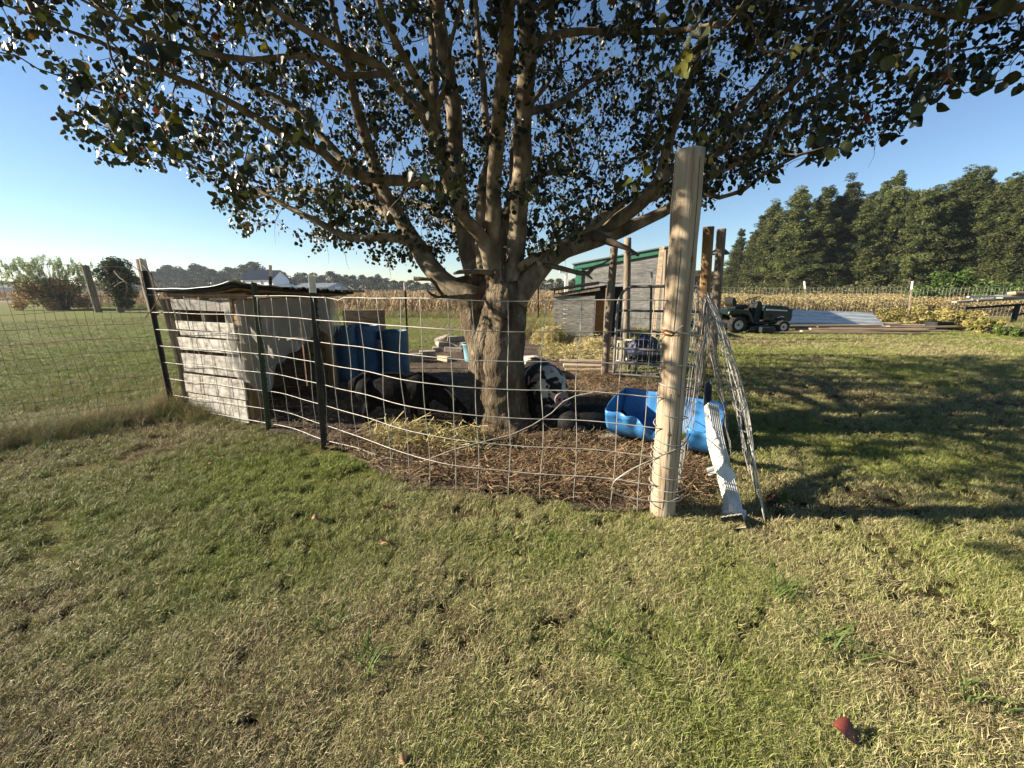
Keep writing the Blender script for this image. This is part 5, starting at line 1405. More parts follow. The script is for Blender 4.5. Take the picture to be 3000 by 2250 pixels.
mb = MB(); mb.grid(lambda u, v: hr(u, v, 0), 10, 10); mb.build('roof_sheet', TAR, hut, solid=.05)
mb = MB(); mb.prism([(.02, 1.0), (hw + .3, 1.0), (hw + .3, 1.40), (.02, 1.17)], .03, .06, rotz(ya)); mb.build('eave_shade_panel', TAR, hut)  # dark panel added to stand in for the black shade under the roof
mb = MB(); mb.grid(lambda u, v: r1 - HB + Vector((rv.x, rv.y, 0)).normalized() * u * .62 + hback * v * 1.25 + Vector((0, 0, -.02 * u - .005 * math.sin(u * 60))), 24, 4); mb.build('roof_sheet', METALR, hut, solid=.015)
mb = MB(); mb.box(hd * .60 + hn * .03 + Vector((0, 0, 1.20)), (1.3, .05, .07), rotz(ya) @ Matrix.Rotation(-sl, 3, 'Y')); mb.build('rafter', OLDW, hut)
# barn
bA, bB = P(1690, 780, 14.9), P(1990, 722, 13.4); barn = thing('barn', 'weathered grey board barn with green corner trim and green roof edge', 'barn', (bA.x, bA.y, 0)); BO = Vector((bA.x, bA.y, 0))
bv = Vector((bB.x - bA.x, bB.y - bA.y, 0)); bl = bv.length; bdx = bv / bl; byaw = math.atan2(bdx.y, bdx.x); rise = bB.z - bA.z; bk = Vector((-bdx.y, bdx.x, 0))
nb = 9
for i in range(nb):
    z0 = i * .30; z1 = z0 + .292
    x0 = 0.05
    # boards are cut along the rising roof line
    xs0 = max(0.0, (z1 - bA.z) / rise * bl) if z1 > bA.z else 0
    if xs0 > bl - .05: continue
    mb = MB(); xl = max(0, (z0 - bA.z) / rise * bl)
    mb.prism([(xl, z0), (bl, z0), (bl, min(z1, bB.z)), (xs0, z1)] if z1 > bA.z else [(0, z0), (bl, z0), (bl, z1), (0, z1)], -.02 + .004 * (i % 2), .02, rotz(byaw)); mb.build('wall_board', BARNW, barn)
mb = MB(); mb.prism([(-.1, bA.z - .12), (bl + .1, bB.z - .12), (bl + .1, bB.z + .06), (-.1, bA.z + .06)], -.09, -.025, rotz(byaw)); mb.build('fascia', GREENT, barn)
mb = MB(); mb.box(Vector((0, 0, bA.z / 2)) + bdx * .10 - bk * .05, (.22, .05, bA.z - .2), rotz(byaw)); mb.build('corner_trim', GREENT, barn)
mb = MB(); mb.prism([(-.14, bA.z + .05), (bl + .2, bB.z + .06), (bl + .2, bB.z + .10), (-.14, bA.z + .09)], -.14, 3.5, rotz(byaw)); mb.build('roof', METALR, barn)
mb = MB(); mb.prism([(0, 0), (.04, 0), (.04, bA.z), (0, bA.z)], .03, 3.4, rotz(byaw)); mb.build('side_wall', WHITEP, barn)
mb = MB(); mb.prism([(bl - .04, 0), (bl, 0), (bl, bB.z), (bl - .04, bB.z)], .03, 3.4, rotz(byaw)); mb.build('side_wall', BARNW, barn)
pw = P(1660, 800, 15.5); t = thing('clothesline_post', 'white T-shaped post at the left end of the barn', 'post', (pw.x, pw.y, 0))
mb = MB(); mb.box((0, 0, pw.z / 2), (.13, .13, pw.z)); mb.build('upright', WHITEP, t, bevel=.01)
mb = MB(); mb.box((-.02, 0, pw.z + .045), (.50, .12, .09)); mb.build('crossbar', WHITEP, t, bevel=.01)
# bale, stool, bag, basket
hbp = G(1618, 1014); P_ = []; S = []
for _ in range(330):
    a = random.uniform(0, 2 * PI); th = math.acos(random.uniform(0, 1)); rr_ = random.uniform(.8, 1)
    P_.append((.46 * math.sin(th) * math.cos(a) * rr_, .36 * math.sin(th) * math.sin(a) * rr_, .02 + .34 * math.cos(th) * rr_)); S.append(random.uniform(.5, .9))
bale = scatter('hay_heap', P_, euler(len(P_), .8), S, HAYP); bale.location = hbp + Vector((0, .3, 0)); tag(bale, 'rounded heap of golden hay in front of the slatted hut', 'hay')
st = G(1890, 1085); stool = thing('step_stool', 'low dark plastic stool in front of the blue bag', 'stool', st, .15)
mb = MB(); mb.box((0, 0, .25), (.52, .30, .05), None, .004); mb.build('stool_top', DARKP, stool, bevel=.015)
for x in (-.22, .22):
    for y in (-.11, .11): mb = MB(); mb.tube([(x * .9, y, .24), (x * 1.1, y * 1.1, 0)], [.035, .03], 8); mb.build('leg', DARKP, stool)
for y in (-.13, .13): mb = MB(); mb.box((0, y, .19), (.44, .02, .06)); mb.build('apron', DARKP, stool)
bgp = st + Vector((.12, .45, .0)); bag = thing('sack', 'shiny dark blue sack slumped behind the stool', 'sack', bgp)
mb = MB()
def sack(u, v):
    a = 2 * PI * u; th = PI * v; r = 1 + .18 * noise.noise(Vector((math.cos(a) * 2, math.sin(a) * 2, v * 3))) + .08 * noise.noise(Vector((math.cos(a) * 6, math.sin(a) * 6, v * 7)))
    return Vector((.28 * math.sin(th) * math.cos(a) * r, .2 * math.sin(th) * math.sin(a) * r, .24 + .26 * math.cos(th) * r))
mb.grid(sack, 40, 24); mb.build('sack_body', BAG, bag, smooth=True)
mb = MB(); mb.tube(smooth_path([Vector((-.20, -.14, .36)), Vector((-.17, -.2, .52)), Vector((-.05, -.17, .56)), Vector((0, -.2, .38))], [0] * 4, .03)[0], .012, 6); mb.build('strap', BAG, bag, smooth=True)
kp = st + Vector((-.18, .75, 0)); bk_ = thing('basket', 'cream slatted basket left of the blue sack', 'basket', kp)
for k in range(12):
    a = 2 * PI * k / 12; mb = MB(); mb.box(Vector((.15 * math.cos(a), .15 * math.sin(a), .22)), (.012, .045, .34), rotz(a)); mb.build('slat', CREAM, bk_)
mb = MB(); mb.lathe([(.165, .37), (.165, .41), (.15, .41), (.15, .37)], 24); mb.build('rim', CREAM, bk_)
mb = MB(); mb.lathe([(.001, .02), (.15, .02), (.15, .06)], 20); mb.build('basket_floor', WHITEP, bk_)

# ------------------------------------------------------------------ riding mower
rw = G(2147, 975); mow = thing('riding_mower', 'dark green riding mower with black seat parked on the lawn edge', 'mower', (rw.x, rw.y + .25, 0), R(3)); 
def wheel(x, y, r, w, rim_r):
    t = link('wheel', None, None, mow, (x, y, r))
    m_ = Matrix.Rotation(PI / 2, 3, 'X')
    mb = MB(); mb.lathe([(rim_r, -w / 2), (r * .88, -w / 2), (r * .97, -w * .38), (r, -w * .15), (r, w * .15), (r * .97, w * .38), (r * .88, w / 2), (rim_r, w / 2)], 28, m_)
    k = 18
    for i in range(k):
        a = 2 * PI * i / k; mb.box((r * .995 * math.cos(a), (-.2 if i % 2 else .2) * w, r * .995 * math.sin(a)), (.02, w * .45, .03), Matrix.Rotation(-a, 3, 'Y'))
    tt = mb.build('tyre', RUBBER, None, smooth=False); tt.parent = t
    mb = MB()
    for s in (-1, 1): mb.lathe([(rim_r, s * w * .46), (rim_r * .93, s * w * .46), (rim_r * .80, s * w * .30), (rim_r * .35, s * w * .26), (rim_r * .3, s * w * .36), (.001, s * w * .36)], 24, m_)
    rr_ = mb.build('rim', RIM, None, smooth=True); rr_.parent = t
    mb = MB(); mb.ball((0, -w * .38, 0), (.03, .02, .03), 8); h_ = mb.build('hub_cap', TAR, None); h_.parent = t
    return t
wheel(0, -.38, .255, .22, .135); wheel(0, .38, .255, .22, .135); wheel(1.40, -.40, .19, .15, .105); wheel(1.40, .40, .19, .15, .105)
def pr(name, poly, y0, y1, m, bev=.02, par=mow):
    mb = MB(); mb.prism(poly, y0, y1); return mb.build(name, m, par, bevel=bev)
hood = pr('hood', [(.86, .40), (.84, .80), (1.0, .825), (1.45, .80), (1.68, .745), (1.76, .70), (1.78, .45), (1.74, .33), (1.15, .36), (1.10, .50), (.98, .50)], -.27, .27, HOODG, .035)
pr('hood_stripe', [(.92, .715), (1.58, .675), (1.58, .64), (.92, .67)], -.276, -.268, STRIPE, 0, hood)
pr('decal', [(1.36, .50), (1.50, .485), (1.52, .46), (1.38, .475)], -.276, -.268, STRIPE, 0, hood)
pr('decal', [(1.30, .47), (1.37, .465), (1.38, .45), (1.31, .452)], -.276, -.268, STRIPE, 0, hood)
mb = MB(); mb.box((1.70, -.255, .705), (.11, .04, .05), Matrix.Rotation(.3, 3, 'Y')); mb.build('headlight', GLASS, mow, bevel=.008)
mb = MB(); mb.box((1.70, .255, .705), (.11, .04, .05), Matrix.Rotation(.3, 3, 'Y')); mb.build('headlight', GLASS, mow, bevel=.008)
for k in range(7): mb = MB(); mb.box((1.785, 0, .36 + k * .045), (.02, .42, .018)); mb.build('grille_slat', DARKP, mow)
for k in range(9): mb = MB(); mb.box((1.25 + k * .035, -.275, .415), (.012, .012, .07)); mb.build('side_vent', DARKP, mow)
pr('engine', [(.88, .38), (.88, .52), (1.08, .54), (1.22, .42), (1.22, .36)], -.24, .24, ENGINE, .01)
mb = MB(); mb.tube([(1.05, -.22, .45), (1.15, -.25, .42), (1.2, -.25, .36)], .03, 8); mb.build('exhaust', ENGINE, mow)
pr('chassis', [(-.15, .36), (.75, .32), (1.5, .30), (1.5, .24), (.6, .25), (-.2, .28)], -.20, .20, TAR, .01)
pr('footboard', [(.42, .34), (.95, .32), (.95, .29), (.44, .30)], -.44, .44, HOODG, .01)
fen = [(-.36, .56), (-.33, .66), (-.2, .70), (.20, .69), (.33, .62), (.42, .40), (.47, .33), (.40, .32), (.33, .42), (.25, .53), (.12, .58), (-.12, .58), (-.25, .55)]
pr('rear_fender', fen, -.47, .47, HOODG, .02)
pr('drawbar', [(-.36, .60), (-.46, .57), (-.46, .54), (-.30, .55)], -.06, .06, TAR, .005)
pr('seat_pad', [(-.02, .70), (.38, .72), (.42, .76), (.40, .82), (.30, .84), (.08, .80), (-.05, .82)], -.22, .22, SEATM, .03)
pr('seat_back', [(-.06, .78), (.04, .78), (.02, .94), (-.04, 1.04), (-.10, 1.06), (-.14, 1.02), (-.13, .86)], -.21, .21, SEATM, .03)
pr('seat_base', [(.05, .62), (.32, .62), (.34, .73), (.02, .73)], -.12, .12, TAR, .01)
pr('dash', [(.60, .33), (.84, .33), (.86, .82), (.80, .93), (.70, .93), (.66, .80), (.64, .55)], -.17, .17, DARKP, .02)
mb = MB(); c = Vector((.66, 0, 1.0)); q = Matrix.Rotation(-.36, 3, 'Y'); mb.tube([c + q @ Vector((.19 * math.cos(a), .19 * math.sin(a), 0)) for a in np.linspace(0, 2 * PI, 25)], .014, 8)
for a in (0, 2.1, 4.2): mb.tube([c, c + q @ Vector((.18 * math.cos(a), .18 * math.sin(a), 0))], .012, 6)
mb.tube([c, c + Vector((.06, 0, -.12))], .025, 8); mb.build('steering_wheel', SEATM, mow, smooth=True)
mb = MB(); mb.tube([(.44, -.30, .70), (.50, -.30, .86)], .008, 6); mb.ball((.50, -.30, .87), .018, 8); mb.build('lever', TAR, mow)
mb = MB(); mb.tube([(.58, -.2, .72), (.50, -.24, .80), (.56, -.24, .82)], .010, 6); mb.build('lever', TAR, mow)
pr('cutting_deck', [(.30, .07), (.34, .20), (.62, .25), (1.08, .22), (1.18, .10), (1.18, .06)], -.50, .50, HOODG, .03)
pr('discharge_chute', [(.60, .05), (.60, .20), (.90, .19), (1.0, .05)], -.66, -.50, DARKP, .01)
mb = MB(); mb.lathe([(.001, .03), (.04, .03), (.05, 0), (.04, -.03), (.001, -.03)], 14, Matrix.Rotation(PI / 2, 3, 'X')); o = mb.build('deck_wheel', RUBBER, mow); o.location = (.28, -.50, .06)
mb = MB(); mb.tube([(1.40, -.40, .19), (1.40, .40, .19)], .02, 8); mb.build('front_axle', TAR, mow)

# ------------------------------------------------------------------ metal sheets, boards, crate
sA, sB = G(2300, 962), G(2575, 940)
for i in range(4):
    t = thing('roofing_sheet', ['ribbed metal roofing sheet, top of the stack behind the mower', 'ribbed metal sheet, second from the top behind the mower', 'ribbed metal sheet, third from the top behind the mower', 'lowest ribbed metal sheet of the stack behind the mower'][i], 'metal sheet', sA, group='metal sheets stacked behind the mower')
    mb = MB(); z = .30 - i * .05; x1 = (3.5, 3.45, 3.3, 3.4)[i]
    def shf(u, v):
        rib = .04 * max(0, math.cos(v * 2 * PI * 4)) ** 4
        return Vector((-.2 + .05 * i + u * x1, -.1 + v * .6 - .02 * i, z * .55 + v * .40 - .12 * u + rib + .02 * math.sin(u * 3)))
    mb.grid(shf, 16, 60); mb.build('sheet_panel', TINROOF, t, solid=.003)
labs = []
def boardpile(n, fn, m, label, group):
    for i in range(n):
        c, L_, yaw, wd, th = fn(i)
        mb = MB(); mb.box((0, 0, 0), (L_, wd, th), None, .006); tag(mb.build('board', m, loc=c, rot=(random.gauss(0, .03), random.gauss(0, .006), yaw), bevel=.004), label, 'board', group)
def pile1(i):
    row = i % 5; lay = i // 5
    px = 2480 + 60 * (i % 3); p = G(px, 978 - row * 6)
    return (p.x + random.gauss(0, .4), p.y, .035 + lay * .05), random.uniform(2.6, 4.6), random.gauss(-.04, .03), random.uniform(.12, .22), .045
boardpile(14, pile1, LUMBER, 'weathered board in the long low pile right of the mower', 'boards piled on the lawn edge')
p = G(2700, 962)
boardpile(4, lambda i: ((p.x + .4 + i * .12, p.y - .15 * i, .03 + .045 * (i % 2)), 3.6, -.03 + .02 * i, .16, .04), LUMBER, 'board at the right end of the low pile under the crate', 'boards under the black crate')
cp_ = G(2757, 968); crate = thing('plastic_crate', 'small black plastic crate sitting on the boards', 'crate', cp_ + Vector((0, .1, .08)), .1)
mb = MB(); mb.box((0, 0, .01), (.56, .32, .02)); mb.build('crate_base', DARKP, crate)
for s in (-1, 1):
    mb = MB(); mb.box((0, s * .165, .10), (.60, .014, .19), Matrix.Rotation(-s * .12, 3, 'X')); mb.build('side_panel', DARKP, crate)
    mb = MB(); mb.box((s * .29, 0, .10), (.014, .32, .19), Matrix.Rotation(s * .15, 3, 'Y')); mb.build('side_panel', DARKP, crate)
for k in range(3):
    mb = MB(); mb.box((-.12 + .12 * k, -.178, .10), (.016, .012, .19)); mb.build('rib', DARKP, crate)
# lumber rack at the right edge
rk = G(2968, 945); rack = thing('lumber_rack', 'dark timber trestle carrying grey boards at the right edge', 'rack', rk); 
mb = MB(); mb.box((0, 0, .32), (.11, .11, .64), None, .01); mb.build('leg', TAR, rack)
mb = MB(); mb.box((1.3, .2, .32), (.11, .11, .64), None, .01); mb.build('leg', TAR, rack)
mb = MB(); mb.tube([(.02, 0, .25), (1.2, .1, .62)], .035, 4); mb.build('brace', TAR, rack)
mb = MB(); mb.tube([(-1.9, .1, .55), (.2, 0, .70), (2.2, 0, .82)], .045, 4); mb.build('beam', TAR, rack)
mb = MB(); mb.tube([(-.1, 0, .60), (-.3, -.1, .40)], .02, 4); mb.build('brace', TAR, rack)
rb = [(-2.45, .74, 3.9, .15, GREYPL, 0.055, 'lowest'), (-1.7, .80, 3.6, .18, GREYPL, .05, 'second'), (-2.0, .93, 2.2, .07, METALB, .02, 'third'), (-1.0, .90, 3.4, .2, GREYPL, .05, 'fourth'), (-.6, .97, 3.2, .2, GREYPL, .03, 'fifth'), (-.5, 1.03, 3, .2, BROWNW, .02, 'sixth'), (-.3, 1.09, 3, .2, LUMBER, .02, 'topmost')]
for x, z, L_, wd, m_, tl, lab in rb:
    mb = MB(); mb.box((L_ / 2, 0, 0), (L_, wd * 1.4, .065), None, .006)
    tag(mb.build('board', m_, loc=rk + Vector((x, random.gauss(0, .12), z + .06)), rot=(random.gauss(.0, .08), -tl, random.gauss(0, .04)), bevel=.004), lab + ' board from below on the dark trestle at the right edge', 'board', 'boards on the trestle')

# ------------------------------------------------------------------ far fences
def farfence(name_label, pts, hgt, n_st, r, m, posts, h0=.05):
    t = thing('wire_fence', name_label, 'wire fence', pts[0]); O = Vector(pts[0]); S = arc(pts); L_ = S[-1]
    for z in np.linspace(h0, hgt, 8): wire(t, 'line_wire', [at(pts, S, L_ * i / 20) + Vector((0, 0, z + .03 * math.sin(i))) for i in range(21)], r, m, 4, O)
    mb = MB()
    for k in range(n_st):
        q = at(pts, S, L_ * k / n_st) - O; mb.tube([q + Vector((0, 0, h0)), q + Vector((.02, 0, hgt / 2)), q + Vector((random.gauss(0, .015), 0, hgt))], r * .9, 3, False)
    o = mb.build('stay_wires', m, t); tag(o, kind='stuff')
    return t
FP = [Vector((7.5, 21.5, 0)), Vector((13.6, 19.4, 0)), Vector((19.2, 18.6, 0)), Vector((30, 17.6, 0))]
farfence('pale stock-wire fence between the soybeans and the lawn on the right', FP, 1.35, 150, .0045, GALV, 0)
q = G(2338, 925); tpost(Vector((q.x, 19.4, 0)), P(2356, 824, 19.4), 'steel T-post with white tip behind the metal sheets', .35, OLDW, 1.5)
q = P(2660, 930, 18.6); q.z = 0; tpost(q, P(2673, 824, 18.6), 'steel T-post with white tip right of the soybean bush', .35, OLDW, 1.5)
farfence('thin dark stock-wire fence along the dry corn', [Vector((-40, 35.2, 0)), Vector((-6, 19.7, 0)), Vector((3, 19.6, 0))], 1.5, 160, .0028, DARKW, 0)

# ------------------------------------------------------------------ vegetation: clump helpers
def clump_mesh(name, clumps, per, size, m, flat=.5, seed=0, up=.3, rn=(0, 1), thin=.5):
    """clumps: (x,y,z,r) ; leaf-sized quads spread through each clump's shell"""
    g = np.random.default_rng(seed); C = np.array(clumps); n = len(C) * per
    c = np.repeat(C, per, 0); d = g.normal(0, 1, (n, 3)); d /= np.linalg.norm(d, axis=1)[:, None]
    rad = c[:, 3] * g.uniform(.45, 1.08, n) ** .6
    p = c[:, :3] + d * rad[:, None] * np.array([1, 1, flat])
    e1 = g.normal(0, 1, (n, 3)); e1[:, 2] *= .6; e1 /= np.linalg.norm(e1, axis=1)[:, None]
    e2 = np.cross(e1, g.normal(0, 1, (n, 3)) + d * up); e2 /= np.linalg.norm(e2, axis=1)[:, None]
    s = (size * g.uniform(.5, 1.3, n))[:, None]
    V = np.stack([p - e1 * s, p - e2 * s * thin, p + e1 * s, p + e2 * s * thin], 1).reshape(-1, 3)
    Fc = np.arange(n * 4).reshape(-1, 4)
    tone = np.repeat(g.uniform(0, 1, len(C)), per) * .5 + g.uniform(0, 1, n) * .5
    return npmesh(name, V, Fc, m, rn[0] + (rn[1] - rn[0]) * tone)
def pine_variant(seed):
    g = np.random.default_rng(seed); H = 11.0; cl = []; mb = MB(); fat = g.uniform(.8, 1.15)
    mb.tube([(0, 0, 0), (g.normal(0, .1), g.normal(0, .1), H * .5), (g.normal(0, .15), 0, H * .96)], [.20, .13, .03], 6, False)
    z = 1.2
    while z < H:
        t = z / H; L_ = (2.5 * fat * (1 - t) ** .85 + .25) * g.uniform(.6, 1.25); k = int(g.integers(4, 7)) if t < .9 else 3; a0 = g.uniform(0, 6)
        for j in range(k):
            if t < .25 and g.uniform() < .25: continue
            a = a0 + 2 * PI * j / k + g.normal(0, .25); l = L_ * g.uniform(.6, 1.2); tip = (math.cos(a) * l, math.sin(a) * l, z + l * .18)
            mb.tube([(0, 0, z - .1), tip], [.05 * (1 - t) + .015, .01], 3, False)
            for f in (.35, .6, .82, 1.0):
                if l < .9 and f < .6: continue
                cl.append((tip[0] * f + g.normal(0, .12), tip[1] * f + g.normal(0, .12), z + (tip[2] - z) * f + g.normal(.1, .3), g.uniform(.3, .75) * (1.05 - .35 * t)))
        z += g.uniform(.35, .95)
    cl.append((0, 0, H - .25, .5)); cl.append((0, 0, H - .7, .65))
    return mb.mesh('trunk', OLDW), clump_mesh('crown', cl, 120, .13, PINEN, .6, seed, .3, (0, 1), .22)
PV = [pine_variant(300 + k) for k in range(6)]
def put_tree(name, var, x, y, h, H0, label, cat, group, wide=1.0):
    t = thing(name, label, cat, (x, y, -.05), random.uniform(0, 6.28), group); s = h / H0; t.scale = (s * wide, s * wide, s)
    link('trunk', var[0], None, t); link('crown', var[1], None, t); return t
# pines on the right: top line read off as (px, top py)
tops = [(2150, 700, 62), (2175, 662, 60), (2205, 650, 58), (2240, 612, 56), (2275, 600, 55), (2315, 585, 54), (2350, 560, 52), (2392, 548, 52), (2430, 560, 50), (2470, 552, 50), (2505, 540, 50), (2545, 545, 49), (2600, 540, 56), (2640, 522, 48), (2685, 528, 47), (2725, 520, 47), (2765, 522, 46), (2810, 535, 46), (2850, 512, 45), (2895, 505, 45), (2935, 515, 44), (2970, 476, 44), (3010, 490, 43), (3060, 470, 43), (3120, 460, 42), (3190, 455, 42), (3260, 450, 42)]
for i, (px, py, Y) in enumerate(tops):
    q = P(px, py + random.choice((-16, -4, 14, 38)) + random.uniform(-6, 6), Y + random.uniform(-2, 2)); put_tree('pine_tree', PV[random.randrange(6)], q.x, q.y, q.z, 11.2, 'tall bushy pine in the front row of the wood on the right', 'pine tree', 'pines at the edge of the wood on the right', random.uniform(.8, 1.2))
for i in range(20):
    px = 2150 + i * 60 + random.uniform(-12, 12); Y = 62 + random.uniform(0, 8) - i * .3; py = np.interp(px, [2150, 2350, 2600, 2900, 3300], [720, 600, 560, 540, 500])
    q = P(px, py, Y); put_tree('pine_tree', PV[(i * 5 + 1) % 6], q.x, q.y, q.z, 11.2, 'tall pine in the second row of the wood on the right', 'pine tree', 'pines deeper in the wood on the right', 1.25)
# shrubs at the foot of the pines
def shrub_mass(name, n, xr, yr, zr, size, m, label, cat_, seed, per=60, kind=None, rn=(0, 1)):
    g = np.random.default_rng(seed); cl = []
    for _ in range(n):
        x = g.uniform(*xr); y = g.uniform(*yr); h = g.uniform(*zr); z = h * .45
        cl.append((x, y, z, h * .55))
    me = clump_mesh(name, cl, per, size, m, .9, seed, .3, rn); o = link(name, me); return tag(o, label, cat_, None, kind)
cl = []
for _ in range(150):
    px = random.uniform(2130, 3150); y = random.uniform(38, 46) + (2600 - px) * .005; q = P(px, 850, y); h = random.uniform(.6, 1.9); cl.append((q.x, q.y, h * .5, h * .6))
tag(link('wood_undergrowth', clump_mesh('wood_undergrowth', cl, 90, .16, BROADL, 1.0, 5, .3, (.2, 1))), kind='stuff')
g5 = np.random.default_rng(9)
def bush(name, px, py, w_, h_, m, label, cat_, seed, size=.05, per=90, ncl=16, rn=(0, 1), stems=True, group=None, y=None):
    b = G(px, py) if y is None else P(px, 900, y); b.z = 0
    d = b.y * CP + EYE * SP; W_ = w_ * d / F; H_ = h_ * d / F; g = np.random.default_rng(seed); cl = []
    for _ in range(ncl):
        a = g.uniform(0, 2 * PI); q = math.sqrt(g.uniform()); z = g.uniform(.15, .85)
        cl.append((q * W_ * .38 * math.cos(a), q * W_ * .3 * math.sin(a), z * H_, g.uniform(.14, .24) * min(W_, H_ * 1.3)))
    t = thing(name, label, cat_, b, group=group)
    mb = MB()
    for k in range(8): a = g.uniform(0, 6.28); mb.tube([(0, 0, 0), (.2 * W_ * math.cos(a), .15 * W_ * math.sin(a), H_ * .4), (.35 * W_ * math.cos(a), .25 * W_ * math.sin(a), H_ * .8)], [.02, .012, .004], 4, False)
    mb.build('stem', TWIG, t); link('leaves', clump_mesh('leaves', cl, per, size, m, .95, seed, .3, rn), None, t); return t
for i, (px, py, w_, h_, lab) in enumerate([(2690, 955, 130, 75, 'yellow-green weedy bush behind the black crate'), (2590, 950, 110, 60, 'low yellow-green bush at the end of the metal sheets'), (2800, 965, 130, 80, 'yellowing bush right of the crate, under the board tips'), (2880, 975, 110, 60, 'green leafy weeds left of the trestle leg'), (2960, 985, 90, 50, 'large-leaved green plant at the foot of the trestle')]):
    bush('weed_bush', px, py, w_, h_ * (.8 if i < 3 else .7), OLIVEL if i < 4 else WEEDL, lab, 'bush', 400 + i, .05, 80, 16, (.2, .95) if i > 2 else (.45, 1))
for i, (px, py, y_, w_, h_, lab) in enumerate([(2780, 0, 23.5, 120, 125, 'dark leafy shrub against the wire fence before the pines'), (2690, 0, 24, 80, 70, 'smaller leafy shrub left of the tall one at the wire fence'), (2900, 0, 22.5, 150, 95, 'broad leafy shrub at the wire fence behind the trestle')]):
    bush('fence_shrub', px, 0, w_, h_, WEEDL, lab, 'shrub', 450 + i, .10, 90, 16, (.0, .6), y=y_)

# wispy shrub, vine-covered post and bare post on the left
b0 = G(172, 907); d0 = b0.y * CP; t = thing('feathery_shrub', 'wide shrub with pale feathery shoots above reddish leaves on the left lawn', 'shrub', b0); Ws = 200 * d0 / F; Hs = 155 * d0 / F
g = np.random.default_rng(77); cl = []
for _ in range(60):
    a = g.uniform(0, 2 * PI); q = math.sqrt(g.uniform()); cl.append((q * Ws * .45 * math.cos(a) - .15 * Ws * .3, q * Ws * .36 * math.sin(a), Hs * g.uniform(.06, .52), Ws * g.uniform(.06, .12)))
link('red_leaves', clump_mesh('red_leaves', cl, 120, .075, SHRUBL, .9, 3), None, t)
mb = MB(); V = []
for k in range(150):
    a = g.uniform(0, 2 * PI); q = math.sqrt(g.uniform()); lx = q * Ws * .58; top = Vector((lx * math.cos(a), lx * .7 * math.sin(a), Hs * g.uniform(.72, 1.05) * (1 - .28 * q)))
    base = Vector((top.x * .25, top.y * .25, 0)); mid = base.lerp(top, .5) + Vector((-top.x * .12, 0, .3))
    W, rr = smooth_path([base, mid, top], [.02, .012, .004], .3); mb.tube(W, rr, 3, False)
mb.build('stems', TWIG, t)
mb2 = []; 
for k in range(200):
    a = g.uniform(0, 2 * PI); q = math.sqrt(g.uniform()); z = g.uniform(.55, 1.04) * (1 - .25 * q); lx = q * Ws * .56
    for j in range(4): mb2.append((lx * math.cos(a) + j * .03 * math.cos(a), lx * .7 * math.sin(a), Hs * z + j * .09, .07))
link('feathery_shoots', clump_mesh('feathery_shoots', mb2, 16, .045, FEATHER, 1.6, 4), None, t)
pp = G(289, 915); pt = P(249, 779, pp.y); mb = MB(); v = pt - pp; mb.tube([v * (i / 8) for i in range(9)], [.17] * 9, 12, True, .06, 1, 2); tag(mb.build('wooden_post', OLDW, loc=pp), 'bare dark post leaning beside the feathery shrub', 'post')
vb = G(354, 916); vt = thing('vine_covered_post', 'wooden post topped by a rounded mass of vines on the left lawn', 'vine post', vb)
mb = MB(); q = P(322, 790, vb.y) - vb; mb.tube([q * (i / 8) for i in range(9)], [.16] * 9, 12, True, .06, 1, 2); mb.build('post_trunk', OLDW, vt)
cl = []; g = np.random.default_rng(31)
for _ in range(70):
    z = g.uniform(0, 1); px = np.interp(z, [0, .3, .6, 1], [372, 362, 345, 330]) ; c = P(px, 892 - z * 125, vb.y) - vb; wv = np.interp(z, [0, .2, .5, .8, 1], [.25, .55, .85, .85, .35]); a = g.uniform(0, 6.28); q = g.uniform(.3, 1)
    cl.append((c.x + wv * q * math.cos(a), c.y + wv * q * math.sin(a), c.z, g.uniform(.2, .36)))
link('vine_leaves', clump_mesh('vine_leaves', cl, 150, .065, VINEL, 1.0, 8), None, vt)

# ------------------------------------------------------------------ far tree line and buildings
def broad_variant(seed, H=10.0, pine=False):
    g = np.random.default_rng(seed); mb = MB(); mb.tube([(0, 0, 0), (g.normal(0, .2), 0, H * .45), (g.normal(0, .3), 0, H * .8)], [.28, .2, .05], 5, False); cl = []
    for _ in range(26):
        a = g.uniform(0, 6.28); z = g.uniform(.18, 1); q = math.sqrt(g.uniform()) * math.sin(PI * min(1, z * .85 + .12)) ; cl.append((q * 3.4 * math.cos(a), q * 3.4 * math.sin(a), z * H * .92, g.uniform(.8, 1.5)))
    for _ in range(10):
        a = g.uniform(0, 6.28); l = g.uniform(1, 2.8); mb.tube([(0, 0, H * g.uniform(.25, .6)), (l * math.cos(a), l * math.sin(a), H * g.uniform(.6, .95))], [.08, .02], 3, False)
    return mb.mesh('trunk', OLDW), clump_mesh('crown', cl, 70, .34, BROADL, .75, seed, .3)
BV = [broad_variant(500 + k) for k in range(5)]
line = [(0, 820), (30, 822), (60, 835), (120, 838), (200, 836), (300, 835), (345, 828), (400, 812), (455, 792), (500, 785), (540, 790), (566, 775), (590, 790), (640, 795), (690, 785), (735, 776), (780, 790), (820, 806), (860, 812), (905, 804), (950, 806), (1000, 802), (1050, 812), (1090, 808), (1130, 825), (1180, 822), (1230, 828), (1290, 826), (1350, 825), (1450, 830), (1560, 828), (1660, 826), (1760, 812), (1880, 800), (1960, 800), (2010, 795), (2060, 790), (2110, 800), (2150, 800)]
i = 0; x = -130
while x < 2200:
    py = np.interp(x, [a for a, b in line], [b for a, b in line]) + random.uniform(-12, 5)
    Y = random.uniform(165, 190) if x < 1650 else random.uniform(110, 130)
    q = P(x, py, Y); put_tree('far_tree', BV[i % 5], q.x, q.y, max(2.5, q.z), 9.6, 'tree in the dark line beyond the dry corn field', 'tree', 'trees of the far tree line', 1.35 * 6.5 / max(4.5, q.z) if q.z < 6.5 else 1.25)
    i += 1; x += random.uniform(19, 27)
cl = []
